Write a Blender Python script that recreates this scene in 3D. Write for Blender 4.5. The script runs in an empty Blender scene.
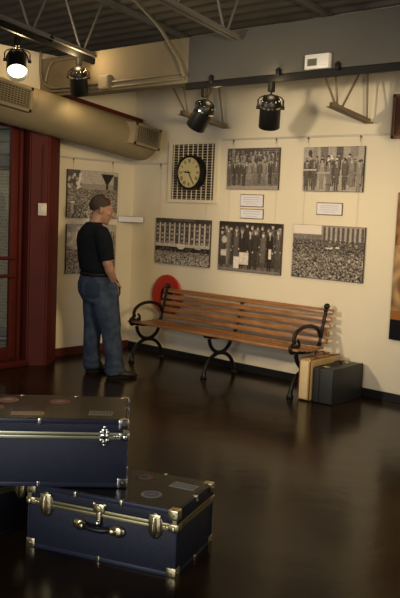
import bpy, bmesh, math, random
import numpy as np
from mathutils import Vector, Matrix
C = bpy.context.scene
COL = C.collection
PI = math.pi
# ------------------------------------------------------------------ camera
CAM = (6.698896583, -6.310502009, 1.57)
_r = (0.74250776, 0.66850506, 0.04222814)
_u = (-0.10278669, 0.05141559, 0.99337371)
_f = (-0.66190417, 0.74192818, -0.10688989)
cd = bpy.data.cameras.new('camera')
cd.sensor_fit = 'VERTICAL'; cd.sensor_height = 36.0; cd.lens = 814.6 / 598 * 36.0
cd.clip_start = 0.05; cd.clip_end = 200
cam = bpy.data.objects.new('camera', cd); COL.objects.link(cam)
cam.matrix_world = Matrix(((_r[0], _u[0], -_f[0], CAM[0]), (_r[1], _u[1], -_f[1], CAM[1]),
                           (_r[2], _u[2], -_f[2], CAM[2]), (0, 0, 0, 1)))
C.camera = cam
# ------------------------------------------------------------------ world, lights, exposure
C.view_settings.view_transform = 'Standard'; C.view_settings.look = 'None'
C.view_settings.exposure = 0.0; C.view_settings.gamma = 1.0
C.view_settings.use_curve_mapping = False
w = bpy.data.worlds.new('world'); C.world = w; w.use_nodes = True
bg = w.node_tree.nodes['Background']; bg.inputs[0].default_value = (0.80, 0.78, 0.72, 1); bg.inputs[1].default_value = 0.22

def area(name, loc, target, sx, sy, power, col):
    l = bpy.data.lights.new(name, 'AREA'); l.shape = 'RECTANGLE'; l.size = sx; l.size_y = sy
    l.energy = power; l.color = col
    o = bpy.data.objects.new(name, l); COL.objects.link(o); o.location = loc
    o.rotation_euler = (Vector(target) - Vector(loc)).to_track_quat('-Z', 'Y').to_euler()
    return o

def spot(name, loc, target, power, col, size=70, blend=0.6, radius=0.05):
    l = bpy.data.lights.new(name, 'SPOT'); l.energy = power; l.color = col
    l.spot_size = math.radians(size); l.spot_blend = blend; l.shadow_soft_size = radius
    o = bpy.data.objects.new(name, l); COL.objects.link(o); o.location = loc
    o.rotation_euler = (Vector(target) - Vector(loc)).to_track_quat('-Z', 'Y').to_euler()
    return o
# assumed daylight from added, unseen area lights; only the front wall has an opening
area('assumed_right_daylight', (9.3, -4.2, 1.7), (2.0, -1.0, 1.2), 2.6, 2.0, 30, (0.92, 0.92, 1.0))  # added light with no window behind it
area('assumed_front_daylight', (5.2, -8.9, 1.7), (3.2, -2.0, 0.8), 2.6, 1.9, 115, (0.90, 0.92, 1.0))  # added light inside the assumed front window
area('hall_fill', (-3.2, -3.2, 3.2), (-3.6, -3.0, 0), 3.0, 3.0, 60, (1.0, 0.95, 0.85))  # added light that brightens the hall behind the door glass
# unseen warm fill spots, added left and right to brighten the walls
spot('warm_fill_light', (1.8, -5.0, 2.1), (3.15, 0, 1.40), 310, (1.0, 0.82, 0.58), 50, 0.6, 0.10)
spot('warm_fill_light', (6.4, -4.0, 2.15), (.9, -.2, 1.55), 500, (1.0, 0.76, 0.43), 54, 0.8, 0.28)

# ------------------------------------------------------------------ materials
def mat(name, col, rough=0.6, metal=0.0, bump=0.0, bscale=60, vary=0.0, vscale=3, spec=0.5, coat=0.0, emis=None, estr=0):
    m = bpy.data.materials.new(name); m.use_nodes = True
    nt = m.node_tree; b = nt.nodes['Principled BSDF']
    b.inputs['Base Color'].default_value = (*col, 1); b.inputs['Roughness'].default_value = rough
    b.inputs['Metallic'].default_value = metal; b.inputs['Specular IOR Level'].default_value = spec
    b.inputs['Coat Weight'].default_value = coat
    tc = nt.nodes.new('ShaderNodeTexCoord')
    if vary > 0:
        n = nt.nodes.new('ShaderNodeTexNoise'); n.inputs['Scale'].default_value = vscale; n.inputs['Detail'].default_value = 4
        r = nt.nodes.new('ShaderNodeValToRGB')
        r.color_ramp.elements[0].position = 0.3; r.color_ramp.elements[1].position = 0.7
        r.color_ramp.elements[0].color = (*[c * (1 - vary) for c in col], 1)
        r.color_ramp.elements[1].color = (*[min(1, c * (1 + vary)) for c in col], 1)
        nt.links.new(tc.outputs['Object'], n.inputs['Vector'])
        nt.links.new(n.outputs['Fac'], r.inputs['Fac']); nt.links.new(r.outputs['Color'], b.inputs['Base Color'])
    if bump > 0:
        n2 = nt.nodes.new('ShaderNodeTexNoise'); n2.inputs['Scale'].default_value = bscale; n2.inputs['Detail'].default_value = 3
        bp = nt.nodes.new('ShaderNodeBump'); bp.inputs['Strength'].default_value = bump; bp.inputs['Distance'].default_value = 0.01
        nt.links.new(tc.outputs['Object'], n2.inputs['Vector'])
        nt.links.new(n2.outputs['Fac'], bp.inputs['Height']); nt.links.new(bp.outputs['Normal'], b.inputs['Normal'])
    if emis:
        b.inputs['Emission Color'].default_value = (*emis, 1); b.inputs['Emission Strength'].default_value = estr
    return m

M = {}
M['wall'] = mat('cream_wall_paint', (0.76, 0.69, 0.52), 0.75, bump=0.15, bscale=120, vary=0.03, vscale=1.5)
M['upper_wall'] = mat('upper_wall_paint', (0.40, 0.36, 0.27), 0.8)
M['bulkhead'] = mat('bulkhead_paint', (0.070, 0.067, 0.060), 0.8, bump=0.1, bscale=60, vary=0.05, vscale=2)
M['deck'] = mat('roof_deck_paint', (0.085, 0.078, 0.064), 0.6, vary=0.12, vscale=3)
M['joist'] = mat('joist_grey_paint', (0.13, 0.125, 0.11), 0.5)
M['brace'] = mat('tan_steel_paint', (0.24, 0.19, 0.11), 0.55)
M['duct'] = mat('cream_duct_paint', (0.245, 0.20, 0.115), 0.65, vary=0.05, vscale=4)
M['conduit'] = mat('conduit_paint', (0.20, 0.17, 0.115), 0.5)
M['red'] = mat('dark_red_paint', (0.085, 0.012, 0.008), 0.6, spec=0.2, bump=0.05, bscale=40, vary=0.12, vscale=3)
M['red_base'] = mat('red_base_paint', (0.09, 0.022, 0.012), 0.3, vary=0.1)
M['black_base'] = mat('black_rubber_base', (0.012, 0.012, 0.013), 0.35)
M['track'] = mat('black_track', (0.003, 0.003, 0.003), 0.6, spec=0.25)
M['can'] = mat('black_can', (0.005, 0.005, 0.005), 0.42, spec=0.35)
M['chrome'] = mat('chrome_ring', (0.75, 0.68, 0.55), 0.15, 1.0)
M['iron'] = mat('black_cast_iron', (0.006, 0.005, 0.0045), 0.38, spec=0.35, bump=0.2, bscale=150)
M['black'] = mat('black_plastic', (0.010, 0.010, 0.011), 0.4)
M['white'] = mat('white_plastic', (0.62, 0.62, 0.60), 0.4)
M['paper'] = mat('white_card', (0.74, 0.74, 0.78), 0.6)
M['ink'] = mat('pale_ink', (0.42, 0.42, 0.46), 0.7)
M['lcd'] = mat('lcd_screen', (0.10, 0.11, 0.07), 0.25)
M['switch'] = mat('cream_switch', (0.62, 0.56, 0.42), 0.4)
M['wire'] = mat('hanging_wire', (0.60, 0.54, 0.42), 0.5)
M['rail'] = mat('rail_paint', (0.60, 0.56, 0.48), 0.35, 0.2)
M['vinyl'] = mat('navy_vinyl', (0.015, 0.018, 0.033), 0.42, bump=0.35, bscale=260, vary=0.08, vscale=20)
M['vinyl_black'] = mat('black_vinyl', (0.008, 0.008, 0.012), 0.35, bump=0.3, bscale=260)
M['top_vinyl'] = mat('brown_reflection_vinyl_top', (0.012, 0.009, 0.007), 0.22, bump=0.12, bscale=260)  # brown tint stands for the warm wall mirrored in the trunk tops
M['binding'] = mat('navy_edge_binding', (0.024, 0.028, 0.050), 0.35)
M['brass'] = mat('brass', (0.86, 0.74, 0.42), 0.30, 1.0, bump=0.15, bscale=60)
M['dull_brass'] = mat('dull_brass_band', (0.52, 0.45, 0.22), 0.42, 1.0)
M['nickel'] = mat('pale_nickel', (0.82, 0.80, 0.70), 0.22, 1.0)
M['pale_band'] = mat('pale_gold_band', (0.66, 0.61, 0.38), 0.42, 1.0)
M['louvre'] = mat('louvre_paint', (0.46, 0.40, 0.28), 0.6)
M['leather'] = mat('tan_leather', (0.42, 0.29, 0.12), 0.45, bump=0.2, bscale=90, vary=0.15, vscale=12)
M['tan_side'] = mat('cream_canvas_side', (0.62, 0.50, 0.28), 0.6, bump=0.15, bscale=150, vary=0.08, vscale=9)
M['brown_trim'] = mat('brown_leather_trim', (0.14, 0.05, 0.022), 0.4, vary=0.15, vscale=15)
M['dark_case'] = mat('charcoal_case_fibre', (0.018, 0.020, 0.021), 0.5, bump=0.2, bscale=120, vary=0.1, vscale=10)
M['ring_red'] = mat('bright_red_enamel', (0.42, 0.022, 0.012), 0.4, vary=0.1, vscale=8)
M['skin'] = mat('skin', (0.33, 0.18, 0.115), 0.5, bump=0.05, bscale=60, vary=0.08, vscale=12)
M['hair'] = mat('brown_hair', (0.032, 0.017, 0.010), 0.6, bump=0.6, bscale=160, vary=0.3, vscale=60)
M['shirt'] = mat('black_cotton', (0.006, 0.008, 0.011), 0.9, spec=0.12, bump=0.25, bscale=30, vary=0.12, vscale=8)
M['belt'] = mat('black_belt_leather', (0.006, 0.005, 0.004), 0.6, spec=0.2)
M['shoe'] = mat('black_shoe_leather', (0.012, 0.009, 0.007), 0.4)
M['eye'] = mat('eye_white', (0.6, 0.58, 0.54), 0.2)

def denim():
    m = mat('blue_denim', (0.10, 0.15, 0.23), 0.9, spec=0.1, bump=0.5, bscale=26)
    nt = m.node_tree; b = nt.nodes['Principled BSDF']; tc = nt.nodes['Texture Coordinate']
    n = nt.nodes.new('ShaderNodeTexNoise'); n.inputs['Scale'].default_value = 11; n.inputs['Detail'].default_value = 6
    r = nt.nodes.new('ShaderNodeValToRGB')
    r.color_ramp.elements[0].position = 0.30; r.color_ramp.elements[0].color = (0.020, 0.030, 0.054, 1)
    r.color_ramp.elements[1].position = 0.72; r.color_ramp.elements[1].color = (0.062, 0.080, 0.114, 1)
    nt.links.new(tc.outputs['Object'], n.inputs['Vector']); nt.links.new(n.outputs['Fac'], r.inputs['Fac'])
    nt.links.new(r.outputs['Color'], b.inputs['Base Color'])
    return m
M['denim'] = denim()

def wood():
    m = mat('varnished_slat_wood', (0.36, 0.16, 0.06), 0.32)
    nt = m.node_tree; b = nt.nodes['Principled BSDF']; tc = nt.nodes['Texture Coordinate']
    mp = nt.nodes.new('ShaderNodeMapping'); mp.inputs['Scale'].default_value = (1.6, 22, 22)
    n = nt.nodes.new('ShaderNodeTexNoise'); n.inputs['Scale'].default_value = 3.0; n.inputs['Detail'].default_value = 8
    r = nt.nodes.new('ShaderNodeValToRGB')
    r.color_ramp.elements[0].position = 0.32; r.color_ramp.elements[0].color = (0.17, 0.075, 0.028, 1)
    r.color_ramp.elements[1].position = 0.70; r.color_ramp.elements[1].color = (0.38, 0.185, 0.072, 1)
    nt.links.new(tc.outputs['Object'], mp.inputs['Vector']); nt.links.new(mp.outputs['Vector'], n.inputs['Vector'])
    nt.links.new(n.outputs['Fac'], r.inputs['Fac']); nt.links.new(r.outputs['Color'], b.inputs['Base Color'])
    return m
M['wood'] = wood()

def floor_mat():
    m = mat('stained_concrete', (0.03, 0.02, 0.014), 0.12)
    nt = m.node_tree; b = nt.nodes['Principled BSDF']; tc = nt.nodes['Texture Coordinate']
    n = nt.nodes.new('ShaderNodeTexNoise'); n.inputs['Scale'].default_value = 1.3; n.inputs['Detail'].default_value = 7; n.inputs['Roughness'].default_value = 0.6
    r = nt.nodes.new('ShaderNodeValToRGB')
    r.color_ramp.elements[0].position = 0.35; r.color_ramp.elements[0].color = (0.006, 0.004, 0.0025, 1)
    r.color_ramp.elements[1].position = 0.72; r.color_ramp.elements[1].color = (0.036, 0.019, 0.008, 1)
    nt.links.new(tc.outputs['Object'], n.inputs['Vector']); nt.links.new(n.outputs['Fac'], r.inputs['Fac'])
    nt.links.new(r.outputs['Color'], b.inputs['Base Color'])
    b.inputs['Specular IOR Level'].default_value = 0.3; b.inputs['IOR'].default_value = 1.33; b.inputs['Specular Tint'].default_value = (1.0, .80, .58, 1)
    rr = nt.nodes.new('ShaderNodeMapRange'); rr.inputs['To Min'].default_value = 0.12; rr.inputs['To Max'].default_value = 0.26
    nt.links.new(n.outputs['Fac'], rr.inputs['Value']); nt.links.new(rr.outputs['Result'], b.inputs['Roughness'])
    n2 = nt.nodes.new('ShaderNodeTexNoise'); n2.inputs['Scale'].default_value = 5; n2.inputs['Detail'].default_value = 3
    bp = nt.nodes.new('ShaderNodeBump'); bp.inputs['Strength'].default_value = 0.10; bp.inputs['Distance'].default_value = 0.02
    nt.links.new(tc.outputs['Object'], n2.inputs['Vector']); nt.links.new(n2.outputs['Fac'], bp.inputs['Height'])
    nt.links.new(bp.outputs['Normal'], b.inputs['Normal'])
    return m
M['floor'] = floor_mat()

def glass_mat():
    m = bpy.data.materials.new('door_glass'); m.use_nodes = True
    nt = m.node_tree; nt.nodes.clear()
    o = nt.nodes.new('ShaderNodeOutputMaterial'); mx = nt.nodes.new('ShaderNodeMixShader')
    t = nt.nodes.new('ShaderNodeBsdfTransparent'); g = nt.nodes.new('ShaderNodeBsdfGlossy'); g.inputs['Roughness'].default_value = 0.03
    f = nt.nodes.new('ShaderNodeFresnel'); f.inputs['IOR'].default_value = 1.45
    t.inputs[0].default_value = (0.88, 0.9, 0.88, 1)
    nt.links.new(f.outputs[0], mx.inputs[0]); nt.links.new(t.outputs[0], mx.inputs[1]); nt.links.new(g.outputs[0], mx.inputs[2])
    nt.links.new(mx.outputs[0], o.inputs[0]); return m
M['glass'] = glass_mat()

def brick_mat():
    m = mat('tan_block_wall', (0.4, 0.34, 0.25), 0.8)
    nt = m.node_tree; b = nt.nodes['Principled BSDF']; tc = nt.nodes['Texture Coordinate']
    mp = nt.nodes.new('ShaderNodeMapping'); mp.inputs['Rotation'].default_value = (PI / 2, 0, 0)
    br = nt.nodes.new('ShaderNodeTexBrick'); br.inputs['Scale'].default_value = 6
    br.inputs['Color1'].default_value = (0.40, 0.33, 0.23, 1); br.inputs['Color2'].default_value = (0.30, 0.26, 0.20, 1)
    br.inputs['Mortar'].default_value = (0.5, 0.47, 0.4, 1)
    nt.links.new(tc.outputs['Object'], mp.inputs['Vector']); nt.links.new(mp.outputs['Vector'], br.inputs['Vector'])
    nt.links.new(br.outputs['Color'], b.inputs['Base Color'])
    return m
M['brick'] = brick_mat()
M['pavement'] = mat('pavement', (0.22, 0.21, 0.2), 0.7, vary=0.15)
M['siding'] = mat('grey_siding', (0.16, 0.17, 0.17), 0.6)
M['bulb'] = mat('lamp_lens', (0.9, 0.8, 0.6), 0.4, emis=(1.0, 0.86, 0.50), estr=5.0)
M['dark'] = mat('dark_interior', (0.03, 0.022, 0.014), 0.8)

# ------------------------------------------------------------------ mesh helpers
def nb(): return bmesh.new()

def box(bm, c, s, rot=None, bevel=0.0, seg=2):
    mtx = Matrix.Translation(Vector(c)) @ (rot.to_4x4() if rot else Matrix.Identity(4)) @ Matrix.Diagonal((*s, 1))
    r = bmesh.ops.create_cube(bm, size=1, matrix=mtx)
    if bevel > 0:
        es = list({e for v in r['verts'] for e in v.link_edges})
        bmesh.ops.bevel(bm, geom=es, offset=bevel, segments=seg, affect='EDGES', profile=0.5)
    return r

def frame_from(d, up=(0, 0, 1)):
    d = Vector(d).normalized(); up = Vector(up)
    if abs(d.dot(up)) > 0.98: up = Vector((0, 1, 0)) if abs(d.y) < 0.9 else Vector((1, 0, 0))
    s = d.cross(up).normalized(); u = s.cross(d).normalized()
    return s, u

def loft(bm, rings, cap=True):
    vs = [[bm.verts.new(p) for p in r] for r in rings]
    n = len(vs[0])
    for a, b in zip(vs[:-1], vs[1:]):
        for i in range(n):
            bm.faces.new((a[i], a[(i + 1) % n], b[(i + 1) % n], b[i]))
    if cap:
        bm.faces.new(list(reversed(vs[0]))); bm.faces.new(vs[-1])
    return vs

def tube(bm, pts, r, seg=8, flat=None, up=(0, 0, 1), closed=False):
    """round or flattened tube along pts; r number or list; flat = radius along side axis"""
    pts = [Vector(p) for p in pts]; n = len(pts)
    rs = r if isinstance(r, (list, tuple)) else [r] * n
    rings = []; ps = None
    for i, p in enumerate(pts):
        if closed: d = pts[(i + 1) % n] - pts[i - 1]
        else: d = pts[min(i + 1, n - 1)] - pts[max(i - 1, 0)]
        s, u = frame_from(d, up)
        if ps is not None and s.dot(ps) < 0: s, u = -s, -u
        ps = s
        fl = flat if flat else rs[i]
        rings.append([p + s * math.cos(2 * PI * k / seg) * fl + u * math.sin(2 * PI * k / seg) * rs[i] for k in range(seg)])
    if closed:
        vs = [[bm.verts.new(q) for q in rr] for rr in rings]
        for a in range(n):
            A, B_ = vs[a], vs[(a + 1) % n]
            for i in range(seg): bm.faces.new((A[i], A[(i + 1) % seg], B_[(i + 1) % seg], B_[i]))
    else: loft(bm, rings)

def cyl(bm, a, b, r, seg=16, r2=None):
    tube(bm, [a, b], [r, r if r2 is None else r2], seg)

def lathe(bm, o, axis, prof, seg=24):
    """prof: (dist along axis, radius)"""
    o = Vector(o); d = Vector(axis).normalized(); s, u = frame_from(d)
    rings = [[o + d * t + (s * math.cos(2 * PI * k / seg) + u * math.sin(2 * PI * k / seg)) * max(r, 1e-4) for k in range(seg)] for t, r in prof]
    loft(bm, rings)

def prism(bm, poly, z0, z1):
    a = [bm.verts.new((x, y, z0)) for x, y in poly]; b = [bm.verts.new((x, y, z1)) for x, y in poly]
    n = len(poly)
    for i in range(n): bm.faces.new((a[i], a[(i + 1) % n], b[(i + 1) % n], b[i]))
    bm.faces.new(list(reversed(a))); bm.faces.new(b)

def sphere(bm, c, r, seg=12, sc=(1, 1, 1)):
    bmesh.ops.create_uvsphere(bm, u_segments=seg, v_segments=max(6, seg * 2 // 3), radius=1,
                              matrix=Matrix.Translation(Vector(c)) @ Matrix.Diagonal((r * sc[0], r * sc[1], r * sc[2], 1)))

def obj(name, bm, m, parent=None, smooth=False, **props):
    bmesh.ops.recalc_face_normals(bm, faces=bm.faces[:])
    me = bpy.data.meshes.new(name); bm.to_mesh(me); bm.free()
    if smooth:
        for p in me.polygons: p.use_smooth = True
        me.set_sharp_from_angle(angle=math.radians(42))
    for mm in (m if isinstance(m, list) else [m]): me.materials.append(M[mm] if isinstance(mm, str) else mm)
    o = bpy.data.objects.new(name, me); COL.objects.link(o)
    if parent: o.parent = parent
    for k, v in props.items(): o[k] = v
    return o

def thing(name, label, cat, loc=(0, 0, 0), rz=0, group=None):
    o = bpy.data.objects.new(name, None); COL.objects.link(o); o.location = loc; o.rotation_euler = (0, 0, rz)
    o.empty_display_size = 0.1
    return tag(o, label, cat, group)

def tag(o, label, cat, group=None):
    o['label'] = label; o['category'] = cat
    if group: o['group'] = group
    return o

def struct(name, bm, m, parent=None, smooth=False):
    o = obj(name, bm, m, parent, smooth)
    if parent is None: o['kind'] = 'structure'
    return o

def bx(*a, **k):
    bm = nb(); box(bm, *a, **k); return bm

def span(x0, x1, y0, y1, z0, z1, bevel=0):
    return bx(((x0 + x1) / 2, (y0 + y1) / 2, (z0 + z1) / 2), (x1 - x0, y1 - y0, z1 - z0), bevel=bevel)

def solidify(o, vox, smooth_it=4):
    """fuse overlapping lofts into one continuous skin"""
    md = o.modifiers.new('r', 'REMESH'); md.mode = 'VOXEL'; md.voxel_size = vox
    sm = o.modifiers.new('s', 'SMOOTH'); sm.factor = 0.5; sm.iterations = smooth_it
    dg = bpy.context.evaluated_depsgraph_get(); dg.update()
    me = bpy.data.meshes.new_from_object(o.evaluated_get(dg))
    o.modifiers.clear(); old = o.data; o.data = me; bpy.data.meshes.remove(old)
    for p in me.polygons: p.use_smooth = True

# ------------------------------------------------------------------ room shell
XR, YF = 9.6, -9.2
def deck_z(y): return 3.335 - 0.125 * y
struct('floor', span(-0.15, XR, YF, 0.15, -0.12, 0.0), 'floor')
struct('wall_back', span(-9.2, XR, 0.0, 0.15, 0.0, 3.62), 'wall')
struct('wall_right', span(XR, XR + 0.15, YF - .15, 0.15, 0, 4.8), 'wall')
bm = nb()                                     # front wall with a broad window opening, assumed as source of the daylight
for a in ((0, 3.8, 0, 4.8), (6.6, XR, 0, 4.8), (3.8, 6.6, 0, 0.7), (3.8, 6.6, 2.7, 4.8)):
    box(bm, ((a[0] + a[1]) / 2, YF - .075, (a[2] + a[3]) / 2), (a[1] - a[0], .15, a[3] - a[2]))
struct('wall_front', bm, 'wall')
wf = nb()
for z in (0.73, 1.7, 2.67): box(wf, (5.2, YF - .07, z), (2.8, .06, .06))
for x in (3.83, 4.74, 5.66, 6.57): box(wf, (x, YF - .07, 1.7), (.06, .06, 2.0))
win = struct('assumed_window_1', wf, 'red')  # assumed window, out of view behind the camera
obj('pane', span(3.8, 6.6, YF - .075, YF - .065, .7, 2.7), 'glass', win)
bm = nb()
box(bm, (-.075, -.56, 1.525), (.15, 1.12, 3.05))
box(bm, (-.075, -2.74, 2.775), (.15, 3.24, .55))
box(bm, (-.075, -6.8, 2.4), (.15, 4.9, 4.8))
struct('wall_left', bm, 'wall')

# ribbed metal roof deck, falling towards the back wall, ribs running along x
bm = nb(); prof = []
y = 0.10
while y > YF - .1:
    for dy, dz in ((0, 0), (.045, 0), (.065, .038), (.135, .038)):
        yy = y - dy; prof.append((yy, deck_z(yy) + dz))
    y -= .155
up = [(yy, z + .02) for yy, z in prof]
pf = prof + up[::-1]
A = [bm.verts.new((-9.2, a, b)) for a, b in pf]; B_ = [bm.verts.new((XR + .1, a, b)) for a, b in pf]
n = len(pf)
for i in range(n): bm.faces.new((A[i], A[(i + 1) % n], B_[(i + 1) % n], B_[i]))
struct('ceiling', bm, 'deck')

# bulkhead beam hanging in front of the back wall: left stretch tan, the rest grey
M['tan_bulkhead'] = mat('tan_beam_left', (0.20, 0.165, 0.10), 0.8, bump=0.1, vary=.05)
struct('trim_1', span(0.0, 1.99, -1.30, -1.14, 2.62, 2.985), 'tan_bulkhead')
struct('trim_4', span(1.99, XR, -1.30, -1.14, 2.62, 2.985), 'bulkhead')
# baseboards
struct('baseboard_back', span(0.0, XR, -0.018, 0.0, 0.0, 0.075, .003), 'black_base')
struct('baseboard_left', span(0.0, 0.022, -1.10, -0.019, 0.0, 0.085, .003), 'red_base')

# ------------------------------------------------------------------ red storefront on the left
bm = nb(); prism(bm, [(0.0, -1.55), (.22, -1.56), (.325, -1.42), (.315, -1.36), (.10, -1.11), (0.0, -1.11)], 0, 2.5)
bmesh.ops.bevel(bm, geom=[e for e in bm.edges if abs(e.verts[0].co.z - e.verts[1].co.z) > 1], offset=.012, segments=2, affect='EDGES')
struct('trim_2', bm, 'red', smooth=True)      # wrapped steel column
bm = nb(); box(bm, (.03, -1.58, 1.25), (.05, .08, 2.5)); box(bm, (.13, -1.635, 1.25), (.12, .035, 2.5), bevel=.006)
box(bm, (.13, -3.95, 1.25), (.12, .12, 2.5)); box(bm, (.13, -2.8, 2.45), (.12, 2.3, .12))
box(bm, (.10, -2.8, .03), (.30, 2.5, .06), bevel=.01)
struct('trim_3', bm, 'red', smooth=True)      # door frame and sill
bm = nb()
X = .155
box(bm, (X, -1.70, 1.23), (.05, .08, 2.30), bevel=.01); box(bm, (X, -2.70, 1.23), (.05, .10, 2.30), bevel=.01)
box(bm, (X, -2.20, .125), (.05, .93, .13), bevel=.01); box(bm, (X, -2.20, 2.33), (.05, .93, .1), bevel=.01)
door = struct('door_1', bm, 'red', smooth=True)
obj('pane', span(X - .006, X + .006, -2.65, -1.74, .19, 2.28), 'glass', door)
for z in (1.055, .885):
    bm = nb(); cyl(bm, (X + .07, -2.66, z), (X + .07, -1.715, z), .017, 12)
    for yy in (-2.62, -1.725): cyl(bm, (X + .02, yy, z), (X + .07, yy, z), .012, 8)
    obj('push_bar', bm, 'red', door, True)
# second glazed leaf beyond
bm = nb()
box(bm, (X, -2.80, 1.23), (.05, .08, 2.30)); box(bm, (X, -3.84, 1.23), (.05, .10, 2.30))
box(bm, (X, -3.32, .125), (.05, .95, .13)); box(bm, (X, -3.32, 2.33), (.05, .95, .1))
d2 = struct('door_2', bm, 'red'); obj('pane', span(X - .006, X + .006, -3.79, -2.84, .19, 2.28), 'glass', d2)
# the adjoining hall, seen through the glass and over the low wall
struct('floor_hall', span(-9.2, -0.16, YF, 0.0, -0.12, -0.004), 'pavement')
struct('wall_hall', span(-9.3, -9.2, YF, 0.0, 0, 4.8), 'wall')
tag(obj('block_wall', span(-7.0, -0.7, -.26, -.08, -.004, 1.98), 'brick'), 'tan block wall in the hall beyond, seen through the glass of the red door', 'wall')
bm = nb(); box(bm, (-3.85, -.17, 2.52), (6.3, .10, 1.05))
for k in range(7): box(bm, (-3.85, -.235, 2.06 + k * .155), (6.3, .04, .05))
tag(obj('ribbed_partition', bm, 'siding'), 'grey ribbed metal panel above the block wall, through the door glass', 'panel')
bench_bm = nb()
for k in range(3): 
    pts = [(-.78 + .30 * math.cos(t), -1.02 + .30 * math.sin(t), .02 + .05 * k) for t in np.linspace(0, 2 * PI, 28, endpoint=False)]
    tube(bench_bm, pts, .014, 6, closed=True)
tag(obj('wire_hoops', bench_bm, 'white', smooth=True), 'thin white hoops on the floor behind the glass of the red door', 'hoops')

# ------------------------------------------------------------------ roof joists
def joist(X, y_end, z_end, name_label, webs, near=-8.9):
    t = thing('roof_joist', name_label, 'roof joist', (X, 0, 0), 0, 'open web joists under the roof deck')
    top = lambda y: deck_z(y) - .005
    bot = lambda y: z_end - .14 * (y - y_end)
    def tilt_box(bm, y0, y1, f, dx, w, h, off):
        a = Vector((dx, y0, f(y0) + off)); b = Vector((dx, y1, f(y1) + off)); d = b - a
        box(bm, (a + b) / 2, (w, d.length, h), Matrix.Rotation(math.atan2(d.z, d.y), 3, 'X'))
    bm = nb()
    for s in (-1, 1):
        tilt_box(bm, near, y_end, bot, s * .026, .036, .006, 0); tilt_box(bm, near, y_end, bot, s * .011, .006, .04, .02)
    obj('bottom_chord', bm, 'joist', t)
    bm = nb()
    for s in (-1, 1):
        tilt_box(bm, near, -.03, top, s * .026, .036, .006, -.006); tilt_box(bm, near, -.03, top, s * .011, .006, .04, -.026)
    obj('top_chord', bm, 'joist', t)
    y = y_end - .12; k = 0
    cyl_pts = [(y_end - .02, bot(y_end) + .02, -.18, top(-.18) - .03)]
    while y > near + .5:
        cyl_pts.append((y, bot(y) + .02, y + .22, top(y + .22) - .03)); cyl_pts.append((y - .03, bot(y) + .02, y - .27, top(y - .27) - .03))
        y -= .56
    for a in cyl_pts:
        bm = nb(); cyl(bm, (0, a[0], a[1]), (0, a[2], a[3]), .010, 8); obj('web_bar', bm, 'joist', t, True)
    return t
joist(.80, -1.31, 2.93, 'grey open-web roof joist on the left, carrying the short black lamp track', 0)
joist(2.52, -1.33, 2.905, 'grey open-web roof joist in the middle, ending above the long bulkhead', 0)
joist(4.24, -1.33, 2.905, 'grey open-web roof joist farthest right, above the thermostat end', 0)

# tan braces between bulkhead and wall
def brace(X, y0, z0, y1, z1, tops, label):
    t = thing('steel_brace', label, 'brace', (X, 0, 0), 0, 'tan steel braces behind the bulkhead')
    a = Vector((0, y0, z0)); b = Vector((0, y1, z1)); d = b - a
    bm = nb(); R_ = Matrix.Rotation(math.atan2(d.z, d.y), 3, 'X')
    for s in (-1, 1):
        box(bm, (a + b) / 2 + Vector((s * .026, 0, 0)), (.036, d.length, .006), R_)
        box(bm, (a + b) / 2 + Vector((s * .011, 0, .018)), (.006, d.length, .036), R_)
    obj('bottom_angle', bm, 'brace', t)
    for f, yt, zt in tops:
        bm = nb(); cyl(bm, a + d * f + Vector((0, 0, .02)), (0, yt, zt), .0095, 8); obj('diagonal_bar', bm, 'brace', t, True)
brace(2.98, -.66, 2.455, -.05, 2.385, [(.12, -.98, 2.92), (.16, -.66, 2.92), (.26, -.12, 2.95), (.93, -.14, 2.95)], 'tan V-shaped steel brace at the right, below the long track by the thermostat')
brace(1.36, -.70, 2.462, -.04, 2.402, [(.10, -1.02, 2.92), (.14, -.74, 2.92), (.92, -.22, 2.95), (.4, -.2, 2.93)], 'tan V-shaped steel brace above the wall clock, behind the tilted lamp')

# red channel beside the duct
bm = nb(); box(bm, (.13, -.62, 2.60), (.10, 1.12, .012), Matrix.Rotation(-.125, 3, 'X')); box(bm, (.18, -.62, 2.575), (.012, 1.12, .06), Matrix.Rotation(-.125, 3, 'X'))
tag(obj('steel_channel', bm, 'red'), 'dark red steel channel running above the round duct to the corner', 'steel channel')

# ------------------------------------------------------------------ duct
DX, DR = .40, .192
def duct_c(y): return 2.225 - .125 * (y + .2) + .03
t = thing('spiral_duct', 'cream spiral air duct sloping along the left wall with two grille boxes', 'air duct', (DX, 0, 0))
bm = nb()
ys = np.linspace(-6.2, -.30, 60)
rings = []
ax = Vector((0, 1, -.125)).normalized(); s_, u_ = frame_from(ax)
def ring_at(y, r, nseg=36): 
    c = Vector((0, y, duct_c(y)))
    return [c + (s_ * math.cos(2 * PI * k / nseg) + u_ * math.sin(2 * PI * k / nseg)) * r for k in range(nseg)]
for y in ys: rings.append(ring_at(y, DR))
for dy, f in ((.03, .985), (.07, .93), (.11, .80), (.135, .6), (.15, .35)): rings.append(ring_at(-.30 + dy, DR * f))
loft(bm, rings); obj('duct_body', bm, 'duct', t, True)
bm = nb()                                     # raised spiral lock seam
pts = []
for k in range(46 * 16):
    a = 2 * PI * k / 46; y = -6.1 + .36 * k / 46
    if y > -.34: break
    c = Vector((0, y, duct_c(y))); pts.append(c + (s_ * math.cos(a) + u_ * math.sin(a)) * (DR + .0005))
tube(bm, pts, .0022, 5); obj('spiral_seam', bm, 'duct', t, True)
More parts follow.
